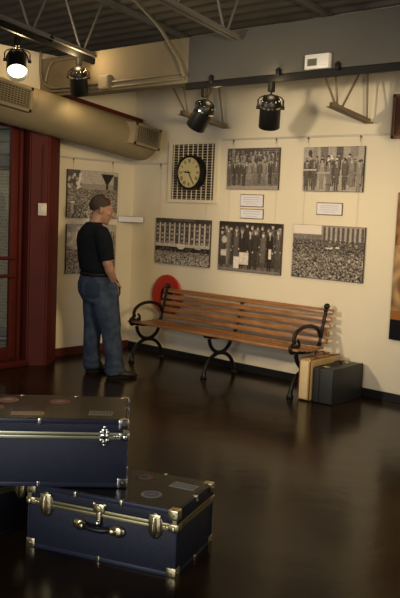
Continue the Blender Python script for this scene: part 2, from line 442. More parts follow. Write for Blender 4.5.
def register(y0, y1, name):
    """grille box saddled on the duct flank facing the room"""
    yc = (y0 + y1) / 2; L = y1 - y0; zc = duct_c(yc) + .02; tilt = Matrix.Rotation(-.125, 3, 'X')
    H = .215; x0 = .02; x1 = .235
    tb = nb()
    def P(x, y, z): return Vector((0, yc, zc)) + tilt @ Vector((x, y, z))
    # body tapering down onto the duct at the near-left end
    v = [P(x0, -L / 2 - .13, -H / 2 - .01), P(x0, L / 2, -H / 2), P(x0, L / 2, H / 2), P(x0, -L / 2 - .10, H / 2),
         P(x1 - .05, -L / 2 - .02, -H / 2), P(x1, L / 2, -H / 2), P(x1, L / 2, H / 2), P(x1, -L / 2 - .02, H / 2)]
    v = [P(x0, -L / 2 - .13, -H / 2), P(x0, L / 2 + .01, -H / 2), P(x0, L / 2 + .01, H / 2), P(x0, -L / 2 - .13, H / 2),
         P(x1, -L / 2, -H / 2), P(x1, L / 2, -H / 2), P(x1, L / 2, H / 2), P(x1, -L / 2, H / 2)]
    vv = [tb.verts.new(q) for q in v]
    for f in ((0, 3, 2, 1), (4, 5, 6, 7), (0, 1, 5, 4), (2, 3, 7, 6), (1, 2, 6, 5), (3, 0, 4, 7)): tb.faces.new([vv[i] for i in f])
    g = obj('grille_box', tb, 'duct', t)
    fb = nb()
    for (cy, cz, sy, sz) in ((0, H / 2 - .012, L, .024), (0, -H / 2 + .012, L, .024), (-L / 2 + .012, 0, .024, H), (L / 2 - .012, 0, .024, H)):
        box(fb, P(x1 + .006, cy, cz), (.012, sy, sz), tilt)
    obj('grille_frame', fb, 'duct', g)
    db = nb(); box(db, P(x1 + .001, 0, 0), (.002, L - .04, H - .04), tilt); obj('opening', db, 'dark', g)
    lb = nb()
    nh = 9
    for k in range(nh): box(lb, P(x1 + .006, 0, -H / 2 + .03 + k * (H - .06) / (nh - 1)), (.006, L - .04, .007), tilt)
    for k in range(11): box(lb, P(x1 + .006, -L / 2 + .03 + k * (L - .06) / 10, 0), (.006, .007, H - .04), tilt)
    obj('louvres', lb, 'duct', g)
register(-.60, -.24, 'a'); register(-2.25, -1.86, 'b')
for y in (-3.0, -5.0):
    bm = nb()
    pts = [(0, y, duct_c(y)) + Vector(((DR + .004) * math.cos(a), 0, (DR + .004) * math.sin(a))) if False else Vector((0, y, duct_c(y))) + (s_ * math.cos(a) + u_ * math.sin(a)) * (DR + .003) for a in np.linspace(0, 2 * PI, 36, endpoint=False)]
    tube(bm, pts, .005, 6, closed=True); cyl(bm, (0, y, duct_c(y) + DR), (0, y, deck_z(y) + .01), .005, 6)
    obj('hanger_strap', bm, 'duct', t, True)

# ------------------------------------------------------------------ conduits, junction box, thermostat
def conduit(pts, r, label, group='painted conduits on the bulkhead'):
    # round the corners
    P = [Vector(p) for p in pts]; out = [P[0]]
    for i in range(1, len(P) - 1):
        a, b, c = P[i - 1], P[i], P[i + 1]; rad = min(.12, (b - a).length / 2.1, (c - b).length / 2.1)
        p = b + (a - b).normalized() * rad; q = b + (c - b).normalized() * rad
        for k in range(7):
            s = k / 6; out.append(p * (1 - s) ** 2 + b * 2 * s * (1 - s) + q * s * s)
    out.append(P[-1]); bm = nb(); tube(bm, out, r, 10)
    return tag(obj('conduit', bm, 'conduit', smooth=True), label, 'conduit', group)
YC = -1.315
conduit([(1.065, YC, 2.690), (1.97, YC, 2.700)], .010, 'upper thin tan conduit running right from the junction box')
conduit([(1.065, YC, 2.645), (1.97, YC, 2.655)], .010, 'lower thin tan conduit running right from the junction box')
conduit([(.92, YC, 2.69), (.17, YC, 2.69), (.02, YC, 2.80), (.02, YC, 3.05)], .012, 'tan conduit curving up at the left behind the lit lamp')
conduit([(.92, YC, 2.655), (.42, YC, 2.655), (.10, YC, 2.665)], .010, 'short lower tan conduit running left from the junction box')
conduit([(.70, YC, 2.955), (.17, YC, 2.95), (.14, YC - .03, 2.76)], .012, 'tan conduit bending down beside the left joist end')
conduit([(1.33, -1.42, 3.42), (1.46, -1.38, 3.30), (1.68, -1.345, 3.10), (1.93, YC - .03, 2.80), (1.99, YC - .03, 2.66)], .014, 'grey conduit dropping from the roof to the long track end')
bm = nb(); box(bm, (.99, -1.325, 2.69), (.13, .05, .125), bevel=.004)
t = tag(obj('junction_box', bm, 'conduit'), 'square tan junction box on the bulkhead between conduits', 'electrical box')
obj('cover_plate', bx((.99, -1.352, 2.69), (.11, .005, .105), bevel=.002), 'conduit', t)
t = thing('thermostat', 'white thermostat with small screen on the grey bulkhead', 'thermostat', (3.285, -1.30, 2.672))
obj('housing', bx((0, -.022, 0), (.205, .044, .105), bevel=.006), 'white', t, True)
obj('screen', bx((-.035, -.046, -.005), (.078, .004, .05), bevel=.001), 'lcd', t)
bm = nb()
for k in range(3): box(bm, (.045 + k * .018, -.045, -.03), (.012, .004, .008))
obj('button', bm, 'white', t)

# ------------------------------------------------------------------ tracks and lamps
def track(a, b, label, clamps, spurs=None):
    a = Vector(a); b = Vector(b); d = (b - a); yaw = math.atan2(d.y, d.x)
    t = thing('lamp_track', label, 'light track', a)
    R_ = d.to_track_quat('X', 'Z').to_matrix()
    obj('rail', bx(d / 2, (d.length, .036, .052), R_, .003), 'track', t)
    obj('end_cap', bx(d * 1.0 + d.normalized() * .01, (.02, .04, .046), R_, .003), 'track', t)
    for f, side in clamps:
        bm = nb(); p = d * f
        box(bm, p + Vector((0, 0, .045)) + side, (.034, .03, .05), bevel=.006); cyl(bm, p + Vector((0, 0, .05)) + side, p + Vector((0, 0, .080)) + side, .008, 8)
        obj('clamp', bm, 'track', t, True)
    return t
track((1.96, -1.28, 2.592), (9.3, -1.28, 2.592), 'long black lamp track under the bulkhead, right of the duct', [((x - 1.96) / 7.34, Vector((0, -.035, -.01))) for x in (2.26, 2.93, 3.45, 4.3)])
track((.80, -1.30, 2.895), (.80, -6.3, 2.895 + .7), 'short black lamp track slung under the left roof joist', [(.1, Vector((.02, 0, -.01))), (.4, Vector((.02, 0, 0)))])

def lamp(top, aim, label, lit=0, fill=1.5, col=(1.0, .70, .36), scale=1.0, gap=.11, roll=0.0, dome=True, spread=75):
    """track spotlight: adapter, yoke and black can with chrome band"""
    top = Vector(top); aim = Vector(aim).normalized()
    t = thing('track_spotlight', label, 'spotlight', top, 0, 'black track spotlights')
    obj('adapter', bx((0, 0, -.035), (.036, .05, .075), bevel=.004), 'track', t)
    R0 = .082 * scale; Lb = .25 * scale
    piv = Vector((0, 0, -.075 - gap - .03))
    side = aim.cross(Vector((0, 0, 1)))
    side = side.normalized() if side.length > .15 else Vector((.74, .67, 0))
    side = Matrix.Rotation(roll, 3, 'Z') @ side
    # yoke : U-shaped flat bar
    bm = nb(); pts = []
    hw = R0 + .014
    pts += [piv - side * hw, piv - side * hw + Vector((0, 0, gap * .7))]
    for k in range(7):
        a = PI - PI * k / 6; pts.append(piv + side * math.cos(a) * hw * .98 + Vector((0, 0, gap * .7 + .035 * math.sin(a))))
    pts += [piv + side * hw + Vector((0, 0, gap * .7)), piv + side * hw]
    tube(bm, pts, .0045, 6, flat=.009); cyl(bm, (0, 0, -.07), piv + Vector((0, 0, gap * .7 + .035)), .008, 8)
    obj('yoke', bm, 'can', t, True)
    for s in (-1, 1):
        bm = nb(); cyl(bm, piv + side * s * (hw - .016), piv + side * s * (hw + .012), .013, 10); obj('knob', bm, 'can', t, True)
    bm = nb(); o = piv - aim * Lb * .40
    lathe(bm, o, aim, [(0, .012), (.006, R0 * .45), (.022, R0 * .74), (.05, R0 * .93), (.075, R0), (.080, R0 * 1.0)], 28)
    obj('dome', bm, 'can', t, True)
    bm = nb()
    for k in range(12):
        a = 2 * PI * k / 12; s1, u1 = frame_from(aim); q = s1 * math.cos(a) + u1 * math.sin(a)
        sphere(bm, o + aim * .038 + q * R0 * .865, .0055, 6)
    obj('vent_hole', bm, 'chrome', t, True)
    bm = nb(); lathe(bm, o + aim * .078, aim, [(0, R0 * .9), (0, R0 * 1.05), (.012, R0 * 1.07), (.016, R0 * .9)], 28)
    obj('chrome_band', bm, 'chrome', t, True)
    bm = nb()
    lathe(bm, o + aim * .09, aim, [(0, R0 * .5), (0, R0 * .98), (Lb - .09, R0 * 1.0), (Lb - .085, R0 * .97), (Lb - .10, R0 * .94), (.06, R0 * .9), (.06, R0 * .3)], 28)
    obj('can', bm, 'can', t, True)
    mouth = o + aim * (Lb + .004)
    bm = nb(); lathe(bm, mouth - aim * .05, aim, [(0, .01), (.004, R0 * .90), (.010, R0 * .88), (.018, R0 * .5), (.02, .005)], 28)
    obj('lens', bm, 'bulb' if lit else 'can', t, True)
    if lit:            # warm spill light added behind the dome to warm deck and bulkhead
        pl = bpy.data.lights.new('dome_fill', 'POINT'); pl.energy = fill; pl.color = col; pl.shadow_soft_size = .05
        po = bpy.data.objects.new('dome_fill', pl); COL.objects.link(po); po.location = top + o - aim * .09
        m = top + mouth + aim * .01
        sp = spot('spotlight_beam', m, m + aim, lit, col, spread, .7, .06)
    return t
TZ = 2.565
lamp((2.165, -1.28, TZ), (-.60, .03, -.80), 'black track spotlight tilted left, nearest the wall clock', lit=14, gap=.08, spread=150)
lamp((2.845, -1.28, TZ), (-.28, .34, -.87), 'black track spotlight pointing down at the long track, right of the tilted one', lit=14, gap=.085, spread=150)
lamp((4.30, -1.28, TZ), (-.1, .40, -.87), 'assumed black track spotlight farthest right on the long track', lit=14, gap=.085, spread=150)  # unseen lamp, assumed further along the track to light the wall
lamp((.80, -1.475, 2.892), (-.28, .34, -.87), 'black track spotlight with perforated dome, right one on the short track', lit=3, fill=7, gap=.06, spread=150)
lamp((.80, -2.14, 2.962), (.60, -.41, -.72), 'lit black track spotlight glowing toward the viewer at far left', lit=14, fill=7, gap=.09, spread=90, scale=1.1)

# ------------------------------------------------------------------ historical photographs (printed panels)
rng = np.random.default_rng(7)
def sep(v):
    """sepia tone ramp, v 0..1 (linear albedo)"""
    v = np.clip(v, 0, 1)[..., None]
    return (1 - v) * np.array([.014, .009, .008]) + v * np.array([.80, .72, .62])
S_ = 1.6
def canvas(h, w_, v): return np.full((int(h * S_), int(w_ * S_)), float(v))
def ell(a, cx, cy, rx, ry, v):
    cx, cy, rx, ry = cx * S_, cy * S_, max(.6, rx * S_), max(.6, ry * S_)
    h, w_ = a.shape; x0, x1 = max(0, int(cx - rx)), min(w_, int(cx + rx) + 2); y0, y1 = max(0, int(cy - ry)), min(h, int(cy + ry) + 2)
    if x1 <= x0 or y1 <= y0: return
    Y, X_ = np.mgrid[y0:y1, x0:x1]
    m_ = ((X_ - cx) / rx) ** 2 + ((Y - cy) / ry) ** 2 < 1; a[y0:y1, x0:x1][m_] = v
def rect(a, x0, y0, x1, y1, v):
    h, w_ = a.shape
    a[max(0, round(y0 * S_)):max(0, min(h, round(y1 * S_))), max(0, round(x0 * S_)):max(0, min(w_, round(x1 * S_)))] = v
def person_row(a, n, ytop, hgt, lo, hi, jitter=2.0, hat=.5, face=.62):
    w_ = a.shape[1] / S_
    for i in rng.permutation(n):
        cx = (i + .5) * w_ / n + rng.normal(0, .7); y0 = ytop + rng.normal(0, jitter); sp = w_ / n
        hr = min(hgt * .055, sp * .27); hw = min(sp * .44, hr * 2.3)
        v = rng.uniform(lo, hi); yn = y0 + hr * 2.1
        ell(a, cx, yn + hr * 1.2, hw, hr * 1.3, v)                                   # shoulders
        rect(a, cx - hw * .95, yn + hr * 1.2, cx + hw * .95, y0 + hgt * .50, v)       # coat
        rect(a, cx - hw * .80, y0 + hgt * .45, cx + hw * .80, y0 + hgt * .74, v * .9)
        rect(a, cx - hw * .60, y0 + hgt * .74, cx - hw * .1, y0 + hgt, v * .75); rect(a, cx + hw * .1, y0 + hgt * .74, cx + hw * .6, y0 + hgt, v * .7)
        rect(a, cx - hw, yn + hr * 1.6, cx - hw * .72, y0 + hgt * .52, v * .6); rect(a, cx + hw * .72, yn + hr * 1.6, cx + hw, y0 + hgt * .52, v * .55)
        if rng.random() < .55: rect(a, cx - hr * .25, yn, cx + hr * .3, yn + hr * 2.4, .6)
        for sgn in (-1, 1):
            if rng.random() < .6: ell(a, cx + sgn * hw * .85, y0 + hgt * .53, hr * .4, hr * .45, face * .8)
        ell(a, cx, y0 + hr * 1.2, hr * .78, hr * 1.05, face * rng.uniform(.75, 1.1)); ell(a, cx + hr * .4, y0 + hr * 1.4, hr * .35, hr * .8, face * .5)
        if rng.random() < hat: ell(a, cx, y0 + hr * .35, hr * 1.15, hr * .45, rng.choice([.06, .4, .15])); ell(a, cx, y0, hr * .75, hr * .5, rng.choice([.06, .3, .15]))
        else: ell(a, cx, y0 + hr * .3, hr * .8, hr * .5, .08)
def crowd(a, y0, y1, lo=.05, hi=.75, dens=1.0):
    w_ = a.shape[1] / S_
    for y_ in np.arange(y0, y1, .8):
        s = .6 + 1.1 * (y_ - y0) / max(1, (y1 - y0))
        for _ in range(int(w_ / s / 2.6 * dens)):
            x = rng.uniform(0, w_); v = rng.uniform(.02, 1) ** 2
            ell(a, x, y_ + s * 1.5, s * 1.1, s * 1.5, lo + (hi - lo) * .35 * v); ell(a, x, y_, s * .55, s * .65, lo + (hi - lo) * rng.uniform(.2, 1))
def paint(kind):
    if kind == 'station':       # long colonnaded building with a crowd in front
        a = canvas(70, 96, .30); rect(a, 0, 0, 96, 7, .10); rect(a, 30, 0, 70, 3, .2)
        for i in range(11):
            x0 = 1 + i * 8.8; rect(a, x0, 7, x0 + 5.5, 42, .12); rect(a, x0 + 5.6, 6, x0 + 7.8, 40, .72)
            for k in range(5): rect(a, x0 + 1, 9 + k * 6.4, x0 + 4.6, 12 + k * 6.4, rng.uniform(.15, .62))
        rect(a, 0, 38, 96, 43, .62); rect(a, 0, 43, 96, 52, .05); ell(a, 46, 42, 7, 4, .75); ell(a, 76, 42, 6, 3, .6)
        for i in range(14): ell(a, rng.uniform(0, 96), 46 + rng.uniform(-2, 2), 2, 2, .14)
        crowd(a, 50, 70, .1, .85); return a
    if kind == 'group':         # several rows of people posing
        a = canvas(64, 88, .28); rect(a, 0, 0, 88, 18, .16)
        for k in range(5): rect(a, 58, 2 + k * 3, 88, 3 + k * 3, .3)
        person_row(a, 12, 3, 30, .12, .35); person_row(a, 13, 10, 36, .12, .42); person_row(a, 12, 18, 40, .16, .46)
        rect(a, 0, 58, 88, 64, .42); person_row(a, 10, 21, 37, .10, .48); return a
    if kind == 'band':          # men in coats, hats, instruments
        a = canvas(64, 88, .50); rect(a, 14, 0, 20, 64, .38); rect(a, 25, 0, 36, 20, .28); rect(a, 48, 0, 58, 18, .2); rect(a, 68, 0, 80, 14, .38); ell(a, 9, 8, 3, 5, .12)
        person_row(a, 11, 13, 44, .12, .42, 2.5, .8); rect(a, 0, 57, 88, 64, .46); person_row(a, 8, 17, 44, .08, .45, 2, .8)
        for i in range(6): ell(a, rng.uniform(20, 60), rng.uniform(12, 20), 1.6, 1.3, .9)
        rect(a, 0, 32, 20, 34, .7); rect(a, 20, 36, 40, 38, .55); return a
    if kind == 'porters':       # uniformed men with suitcases in a row
        a = canvas(66, 90, .10); rect(a, 0, 0, 90, 8, .06); rect(a, 0, 58, 90, 66, .22)
        person_row(a, 12, 5, 50, .06, .22, 1.5, .9, .8); person_row(a, 9, 10, 54, .04, .22, 2, .9, .75)
        rect(a, 31, 40, 45, 56, .72); rect(a, 23, 46, 31, 62, .80); rect(a, 4, 38, 13, 46, .7); rect(a, 73, 33, 77, 46, .8)
        rect(a, 0, 62, 90, 66, .28); rect(a, 12, 14, 15, 58, .28); ell(a, 8, 24, 4, 5, .6); return a
    if kind == 'plaza':         # crowd on a square before a big building
        a = canvas(70, 92, .62); rect(a, 0, 12, 40, 20, .28)
        for i in range(20): ell(a, rng.uniform(0, 18), rng.uniform(9, 17), 2, 3, .3)
        rect(a, 38, 0, 92, 26, .38)
        for i in range(9): rect(a, 40 + i * 6, 2, 43 + i * 6, 23, .16); rect(a, 43.2 + i * 6, 1, 45.4 + i * 6, 23, .5)
        rect(a, 0, 0, 37, 12, .92); rect(a, 36, 22, 92, 26, .45); rect(a, 36, 26, 92, 33, .16); rect(a, 44, 27, 53, 29, .8); rect(a, 72, 27, 84, 34, .45)
        crowd(a, 18, 33, .06, .4, .9); crowd(a, 33, 70, .04, .62, 1.0)
        rect(a, 44, 28, 53, 30, .8); rect(a, 57, 27, 61, 29, .95); return a
    if kind == 'concourse':     # crowd seen from above with a hanging pennant
        a = canvas(80, 84, .30); rect(a, 18, 0, 84, 26, .58); rect(a, 18, 22, 84, 32, .42)
        for i in range(16): rect(a, 55 + abs(i - 0) * .5, 4 + i, 76 - i * .55, 5.5 + i, .05)
        rect(a, 63, 20, 67, 48, .07); rect(a, 0, 0, 20, 80, .16)
        for i in range(30): ell(a, rng.uniform(0, 22), rng.uniform(8, 40), 2, 3, rng.uniform(.1, .8))
        for i in range(14): ell(a, 20 - i * .4, 6 + i * 2.6, 2.2, 1.8, .85)
        rect(a, 76, 6, 84, 40, .16)
        crowd(a, 30, 80, .08, .8); rect(a, 6, 58, 10, 74, .7); ell(a, 8, 54, 3.5, 2, .85); return a
    if kind == 'street':
        a = canvas(80, 84, .36); rect(a, 0, 0, 84, 18, .5); rect(a, 0, 10, 30, 50, .5)
        for i in range(40): ell(a, rng.uniform(2, 26), rng.uniform(5, 55), 3.5, 4, rng.uniform(.3, .75))
        for i in range(12): rect(a, 34 + i * 4, 12, 36 + i * 4, 40, .18)
        crowd(a, 40, 80, .05, .75); return a
    a = canvas(120, 60, .55)
    return a
def photo_mat():
    m = mat('printed_photo', (1, 1, 1), 0.35, spec=0.15)
    nt = m.node_tree; at = nt.nodes.new('ShaderNodeVertexColor'); at.layer_name = 'print'
    nt.links.new(at.outputs['Color'], nt.nodes['Principled BSDF'].inputs['Base Color']); return m
M['photo'] = photo_mat()
M['panel_edge'] = mat('dark_panel_edge', (0.05, 0.038, 0.028), 0.5)
def print_mesh(name, img, P, parent):
    """img HxWx3 laid on a grid; P(u,v)->point with u right, v down"""
    h, w_ = img.shape[:2]
    vs = [P(i / w_, j / h) for j in range(h + 1) for i in range(w_ + 1)]
    fs = [(j * (w_ + 1) + i, (j + 1) * (w_ + 1) + i, (j + 1) * (w_ + 1) + i + 1, j * (w_ + 1) + i + 1) for j in range(h) for i in range(w_)]
    me = bpy.data.meshes.new(name); me.from_pydata(vs, [], fs)
    ca = me.color_attributes.new('print', 'FLOAT_COLOR', 'CORNER')
    c4 = np.ones((h * w_, 4, 4), dtype=np.float32); c4[:, :, :3] = img.reshape(-1, 1, 3)
    ca.data.foreach_set('color', c4.ravel()); me.materials.append(M['photo'])
    o = bpy.data.objects.new(name, me); COL.objects.link(o); o.parent = parent; return o
def smooth_img(a):
    p = np.pad(a, 1, mode='edge')
    return (4 * p[1:-1, 1:-1] + p[:-2, 1:-1] + p[2:, 1:-1] + p[1:-1, :-2] + p[1:-1, 2:]) / 8
def photo(wall, u0, u1, z1, z0, kind, label, gain=1.0, wires=(), group='black and white photographs on the walls', th=.022, rgb=None):
    if rgb is None:
        a = paint(kind); nz = rng.normal(0, 1, a.shape); nz = smooth_img(nz) + .5 * np.repeat(rng.normal(0, 1, (1, a.shape[1])), a.shape[0], 0) * .25
        img = sep(np.clip(smooth_img(a * (1 + .20 * nz) + .01 * nz), 0, 1) ** 1.30 * gain * 1.28)
    else: img = rgb
    if wall == 'B':
        t = thing('wall_photograph', label, 'photograph', ((u0 + u1) / 2 + .010, -.006, z0), 0, group); W_ = u1 - u0
    else:
        t = thing('wall_photograph', label, 'photograph', (.006, (u0 + u1) / 2, z0), PI / 2, group); W_ = u1 - u0
    H_ = z1 - z0
    obj('backing_panel', bx((0, -th / 2, H_ / 2), (W_, th, H_), bevel=.002), 'panel_edge', t)
    print_mesh('photo_print', img, lambda u, v: (-W_ / 2 + .002 + u * (W_ - .004), -th - .0008, H_ - .002 - v * (H_ - .004)), t)
    for (fx, z_top) in wires:
        bm = nb(); x = -W_ / 2 + fx * W_
        cyl(bm, (x, -.008, H_ * .8), (x, -.008, z_top - z0), .0012, 6)
        obj('hanging_wire', bm, 'wire', t)
    return t
photo('B', .40, 1.185, 1.483, .998, 'station', 'wide photograph of a columned building and crowd, below the clock grille', wires=((.05, 2.05), (.9, 1.645)))
photo('B', 1.375, 2.012, 2.202, 1.802, 'group', 'photograph of several rows of standing people, right of the clock, top row', wires=((.1, 2.285), (.93, 2.285)))
photo('B', 1.305, 2.09, 1.483, .993, 'porters', 'dark photograph of uniformed people holding pale suitcases, above the bench middle', wires=((.13, 1.80), (.87, 1.80)))
photo('B', 2.295, 2.93, 2.196, 1.797, 'band', 'photograph of people in coats and hats, top row at right', wires=((.06, 2.285), (.93, 2.285)))
photo('B', 2.22, 2.985, 1.49, 1.0, 'plaza', 'large photograph of a crowd before a big building, above the suitcases', wires=((.12, 1.80), (.87, 1.80)))
photo('L', -.95, -.255, 1.945, 1.45, 'concourse', 'photograph of a crowd under a pennant, upper one on the left wall beside the man', wires=((.12, 2.04), (.9, 2.04)))
photo('L', -.945, -.26, 1.383, .87, 'street', 'photograph on the left wall, lower one, partly hidden behind the standing man', wires=((.12, 1.46), (.9, 1.46)))

# tall colour poster at the right edge, brown with black foot
h_, w2 = 130, 86
pi_ = np.zeros((h_, w2, 3)); Y, X_ = np.mgrid[0:h_, 0:w2]
base = .5 + .5 * np.sin(X_ * .35 + 3 * np.sin(Y * .09)) * np.cos(Y * .17 + X_ * .05)
S_ = 1.0
for k in range(60):
    ell(base, rng.uniform(0, w2), rng.uniform(10, h_ - 25), rng.uniform(2, 6), rng.uniform(3, 9), rng.uniform(0, 1))
base = smooth_img(smooth_img(base))[..., None]
pi_[:] = np.array([.07, .03, .012]) * (1 - base) + np.array([.50, .32, .15]) * base
pi_[:46] = pi_[:46] * np.array([1.3, .95, .7]) * .55
pi_[h_ - 18:] = np.array([.006, .006, .008]); pi_[h_ - 26:h_ - 18] = np.array([.30, .12, .03])
photo('B', 3.285, 4.15, 1.80, .545, 'x', 'tall brown pictorial poster with black bottom strip at the right edge', rgb=pi_, group=None, th=.03, wires=((.1, 2.285), (.9, 2.285)))
# framed picture above it
t = thing('framed_picture', 'picture in reddish brown wooden frame, high at the right edge', 'picture', (3.55, -.004, 2.25))
bm = nb()
for (cx, cz, sx, sz) in ((0, .014, .72, .028), (0, .356, .72, .028), (-.346, .185, .028, .37), (.346, .185, .028, .37)): box(bm, (cx, -.02, cz), (sx, .04, sz), bevel=.005)
obj('frame', bm, 'brown_trim', t)
gi = np.zeros((36, 66, 3)); gi[:] = np.array([.12, .06, .03]); gi[4:-4, 5:-5] = np.array([.25, .16, .08])
print_mesh('picture_print', gi, lambda u, v: (-.335 + u * .67, -.022, .345 - v * .32), t)

# caption cards
def caption(loc, rz, W_, H_, label, tilt=0, lines=4):
    t = thing('caption_card', label, 'caption card', loc, rz, 'white caption cards')
    bm = nb(); box(bm, (0, -.006, 0), (W_ + .014, .008, H_ + .014), bevel=.001); obj('card_frame', bm, 'brown_trim', t)
    obj('card', bx((0, -.0115, 0), (W_, .003, H_)), 'paper', t)
    bm = nb()
    for k in range(lines):
        wd = W_ * (.74 if k < lines - 1 else .5)
        box(bm, (0, -.0134, H_ * .28 - k * H_ * .56 / max(1, lines - 1)), (wd, .0008, .004))
    obj('print_lines', bm, 'ink', t)
    return t
caption((1.70, 0, 1.695), 0, .275, .108, 'white caption card, upper of the pair between the two middle photographs')
caption((1.706, 0, 1.567), 0, .275, .084, 'white caption card, lower of the pair between the two middle photographs', lines=3)
caption((2.60, 0, 1.641), 0, .262, .10, 'single white caption card between the two right-hand photographs')
# card set across the corner
t = thing('caption_card', 'white caption card set diagonally across the room corner beside the man', 'caption card', (.095, -.105, 1.45), 0, 'white caption cards')
bm = nb(); a = Vector((-.092, -.115, 0)); b = Vector((.10, .098, 0)); d = b - a; R_ = Matrix.Rotation(math.atan2(d.y, d.x), 3, 'Z')
n_ = Vector((d.y, -d.x, 0)).normalized()
prism(bm, [(a.x, a.y), (b.x, b.y), (-.092, .102)], -.034, -.030); box(bm, (a + b) / 2, (d.length, .006, .068), R_); obj('card_holder', bm, 'brown_trim', t)
obj('card', bx((a + b) / 2 + n_ * .005, (d.length - .012, .003, .058), R_), 'paper', t)

# ------------------------------------------------------------------ picture rails
def rail(a, b, label, hooks):
    a = Vector(a); b = Vector(b); d = b - a; R_ = d.to_track_quat('X', 'Z').to_matrix()
    t = thing('picture_rail', label, 'picture rail', a, 0, 'thin picture hanging rails')
    bm = nb(); box(bm, d / 2, (d.length, .010, .020), R_, .002); box(bm, d / 2 + Vector((0, 0, .008)), (d.length, .016, .004), R_); obj('rail_bar', bm, 'rail', t)
    for f in hooks:
        p = a + d * f - a; bm = nb(); n_ = Vector((d.y, -d.x, 0)).normalized()
        box(bm, p + n_ * .009 + Vector((0, 0, -.012)), (.008, .010, .022), R_); cyl(bm, p + n_ * .011 + Vector((0, 0, -.055)), p + n_ * .011 + Vector((0, 0, -.02)), .002, 6)
        obj('hook', bm, 'brown_trim', t)
rail((1.29, -.006, 2.292), (3.175, -.006, 2.292), 'long thin picture rail above the right-hand photographs', [(x - 1.29) / 1.885 for x in (1.439, 1.967, 2.333, 2.885)])
rail((.02, -.006, 2.062), (.555, -.006, 2.062), 'short picture rail on the back wall left of the clock grille', [(.44 - .02) / .535])
rail((.006, -1.09, 2.062), (.006, -.02, 2.062), 'picture rail on the left wall above the man', [(1.09 - .867) / 1.07, (1.09 - .325) / 1.07])

# ------------------------------------------------------------------ wall grille and clock
t = thing('wall_grille', 'square cream air return grille behind the clock', 'air grille', (.905, 0, 1.655))
gw, gh = .69, .635
bm = nb()
for (cx, cz, sx, sz) in ((0, .016, gw, .032), (0, gh - .016, gw, .032), (-gw / 2 + .02, gh / 2, .04, gh - .064), (gw / 2 - .02, gh / 2, .04, gh - .064)): box(bm, (cx, -.014, cz), (sx, .028, sz))
obj('grille_frame', bm, 'wall', t)
obj('dark_opening', bx((0, -.003, gh / 2), (gw - .05, .004, gh - .04)), 'dark', t)
bm = nb()
for k in range(21): box(bm, (0, -.014, .045 + k * (gh - .09) / 20), (gw - .07, .010, .0055))
obj('horizontal_louvres', bm, 'louvre', t)
bm = nb()
for k in range(9): box(bm, (-gw / 2 + .075 + k * (gw - .15) / 8, -.022, gh / 2), (.008, .006, gh - .066))
obj('upright_bars', bm, 'wall', t)

M['clock_face'] = mat('cream_clock_face', (0.66, 0.58, 0.30), 0.35)
t = thing('wall_clock', 'round black-rimmed wall clock with cream face and roman numerals', 'clock', (.935, -.03, 1.962))
RC = .178
bm = nb(); lathe(bm, (0, 0, 0), (0, -1, 0), [(0, RC), (.07, RC), (.082, RC - .006), (.086, RC - .018), (.078, RC - .024), (.07, RC - .026), (.06, .01)], 48)
obj('case', bm, 'iron', t, True)
bm = nb(); lathe(bm, (0, -.066, 0), (0, -1, 0), [(0, .01), (0, RC - .024), (.006, RC - .024), (.006, .005)], 48)
obj('dial', bm, 'clock_face', t, True)
num = ['XII', 'I', 'II', 'III', 'IIII', 'V', 'VI', 'VII', 'VIII', 'IX', 'X', 'XI']
for k, s in enumerate(num):
    ang = PI / 2 - k * PI / 6
    bm = nb(); w0 = {'I': .009, 'V': .017, 'X': .017}; tot = sum(w0[c] for c in s); x = -tot / 2; hN = .036
    Rn = Matrix.Rotation(-(ang - PI / 2), 3, 'Y')
    c0 = Vector((math.cos(ang) * .118, -.0735, math.sin(ang) * .118))
    for ch in s:
        wc = w0[ch]; cx = x + wc / 2; x += wc
        if ch == 'I': segs = [((cx, 0), (cx, 0), 0)]
        elif ch == 'V': segs = [((cx, 0), None, .17), ((cx, 0), None, -.17)]
        else: segs = [((cx, 0), None, .36), ((cx, 0), None, -.36)]
        for i, (c_, _, lean) in enumerate(segs):
            off = (-.0035 if lean > 0 else .0035) if ch == 'V' else 0
            if ch == 'V': lean = -lean
            box(bm, c0 + Rn @ Vector((c_[0] + off, 0, 0)), (.0042, .001, hN), Rn @ Matrix.Rotation(lean, 3, 'Y'))
    obj('numeral', bm, 'black', t)
bm = nb()
for k in range(60):
    a = PI / 2 - k * PI / 30; box(bm, (math.cos(a) * .146, -.0733, math.sin(a) * .146), (.0022, .0008, .005), Matrix.Rotation(-(a - PI / 2), 3, 'Y'))
obj('minute_marks', bm, 'black', t)
def hand(nm, deg, ln, wd, yy):
    a = PI / 2 - math.radians(deg); bm = nb(); Rn = Matrix.Rotation(-(a - PI / 2), 3, 'Y')
    pr = [(-wd / 2, -.025), (wd / 2, -.025), (wd * .9, ln * .55), (0, ln), (-wd * .9, ln * .55)]
    lo = [bm.verts.new(Rn @ Vector((x, 0, z)) + Vector((0, yy, 0))) for x, z in pr]; hi = [bm.verts.new(Rn @ Vector((x, -.0015, z)) + Vector((0, yy, 0))) for x, z in pr]
    bm.faces.new(lo); bm.faces.new(hi[::-1])
    for i in range(5): bm.faces.new((lo[i], lo[(i + 1) % 5], hi[(i + 1) % 5], hi[i]))
    obj(nm, bm, 'black', t)
hand('hour_hand', 276, .088, .009, -.0755); hand('minute_hand', 150, .128, .006, -.0785)
bm = nb(); cyl(bm, (0, -.07, 0), (0, -.082, 0), .007, 12); obj('centre_pin', bm, 'black', t, True)
t['label'] = 'round black-rimmed wall clock with cream face and roman numerals'

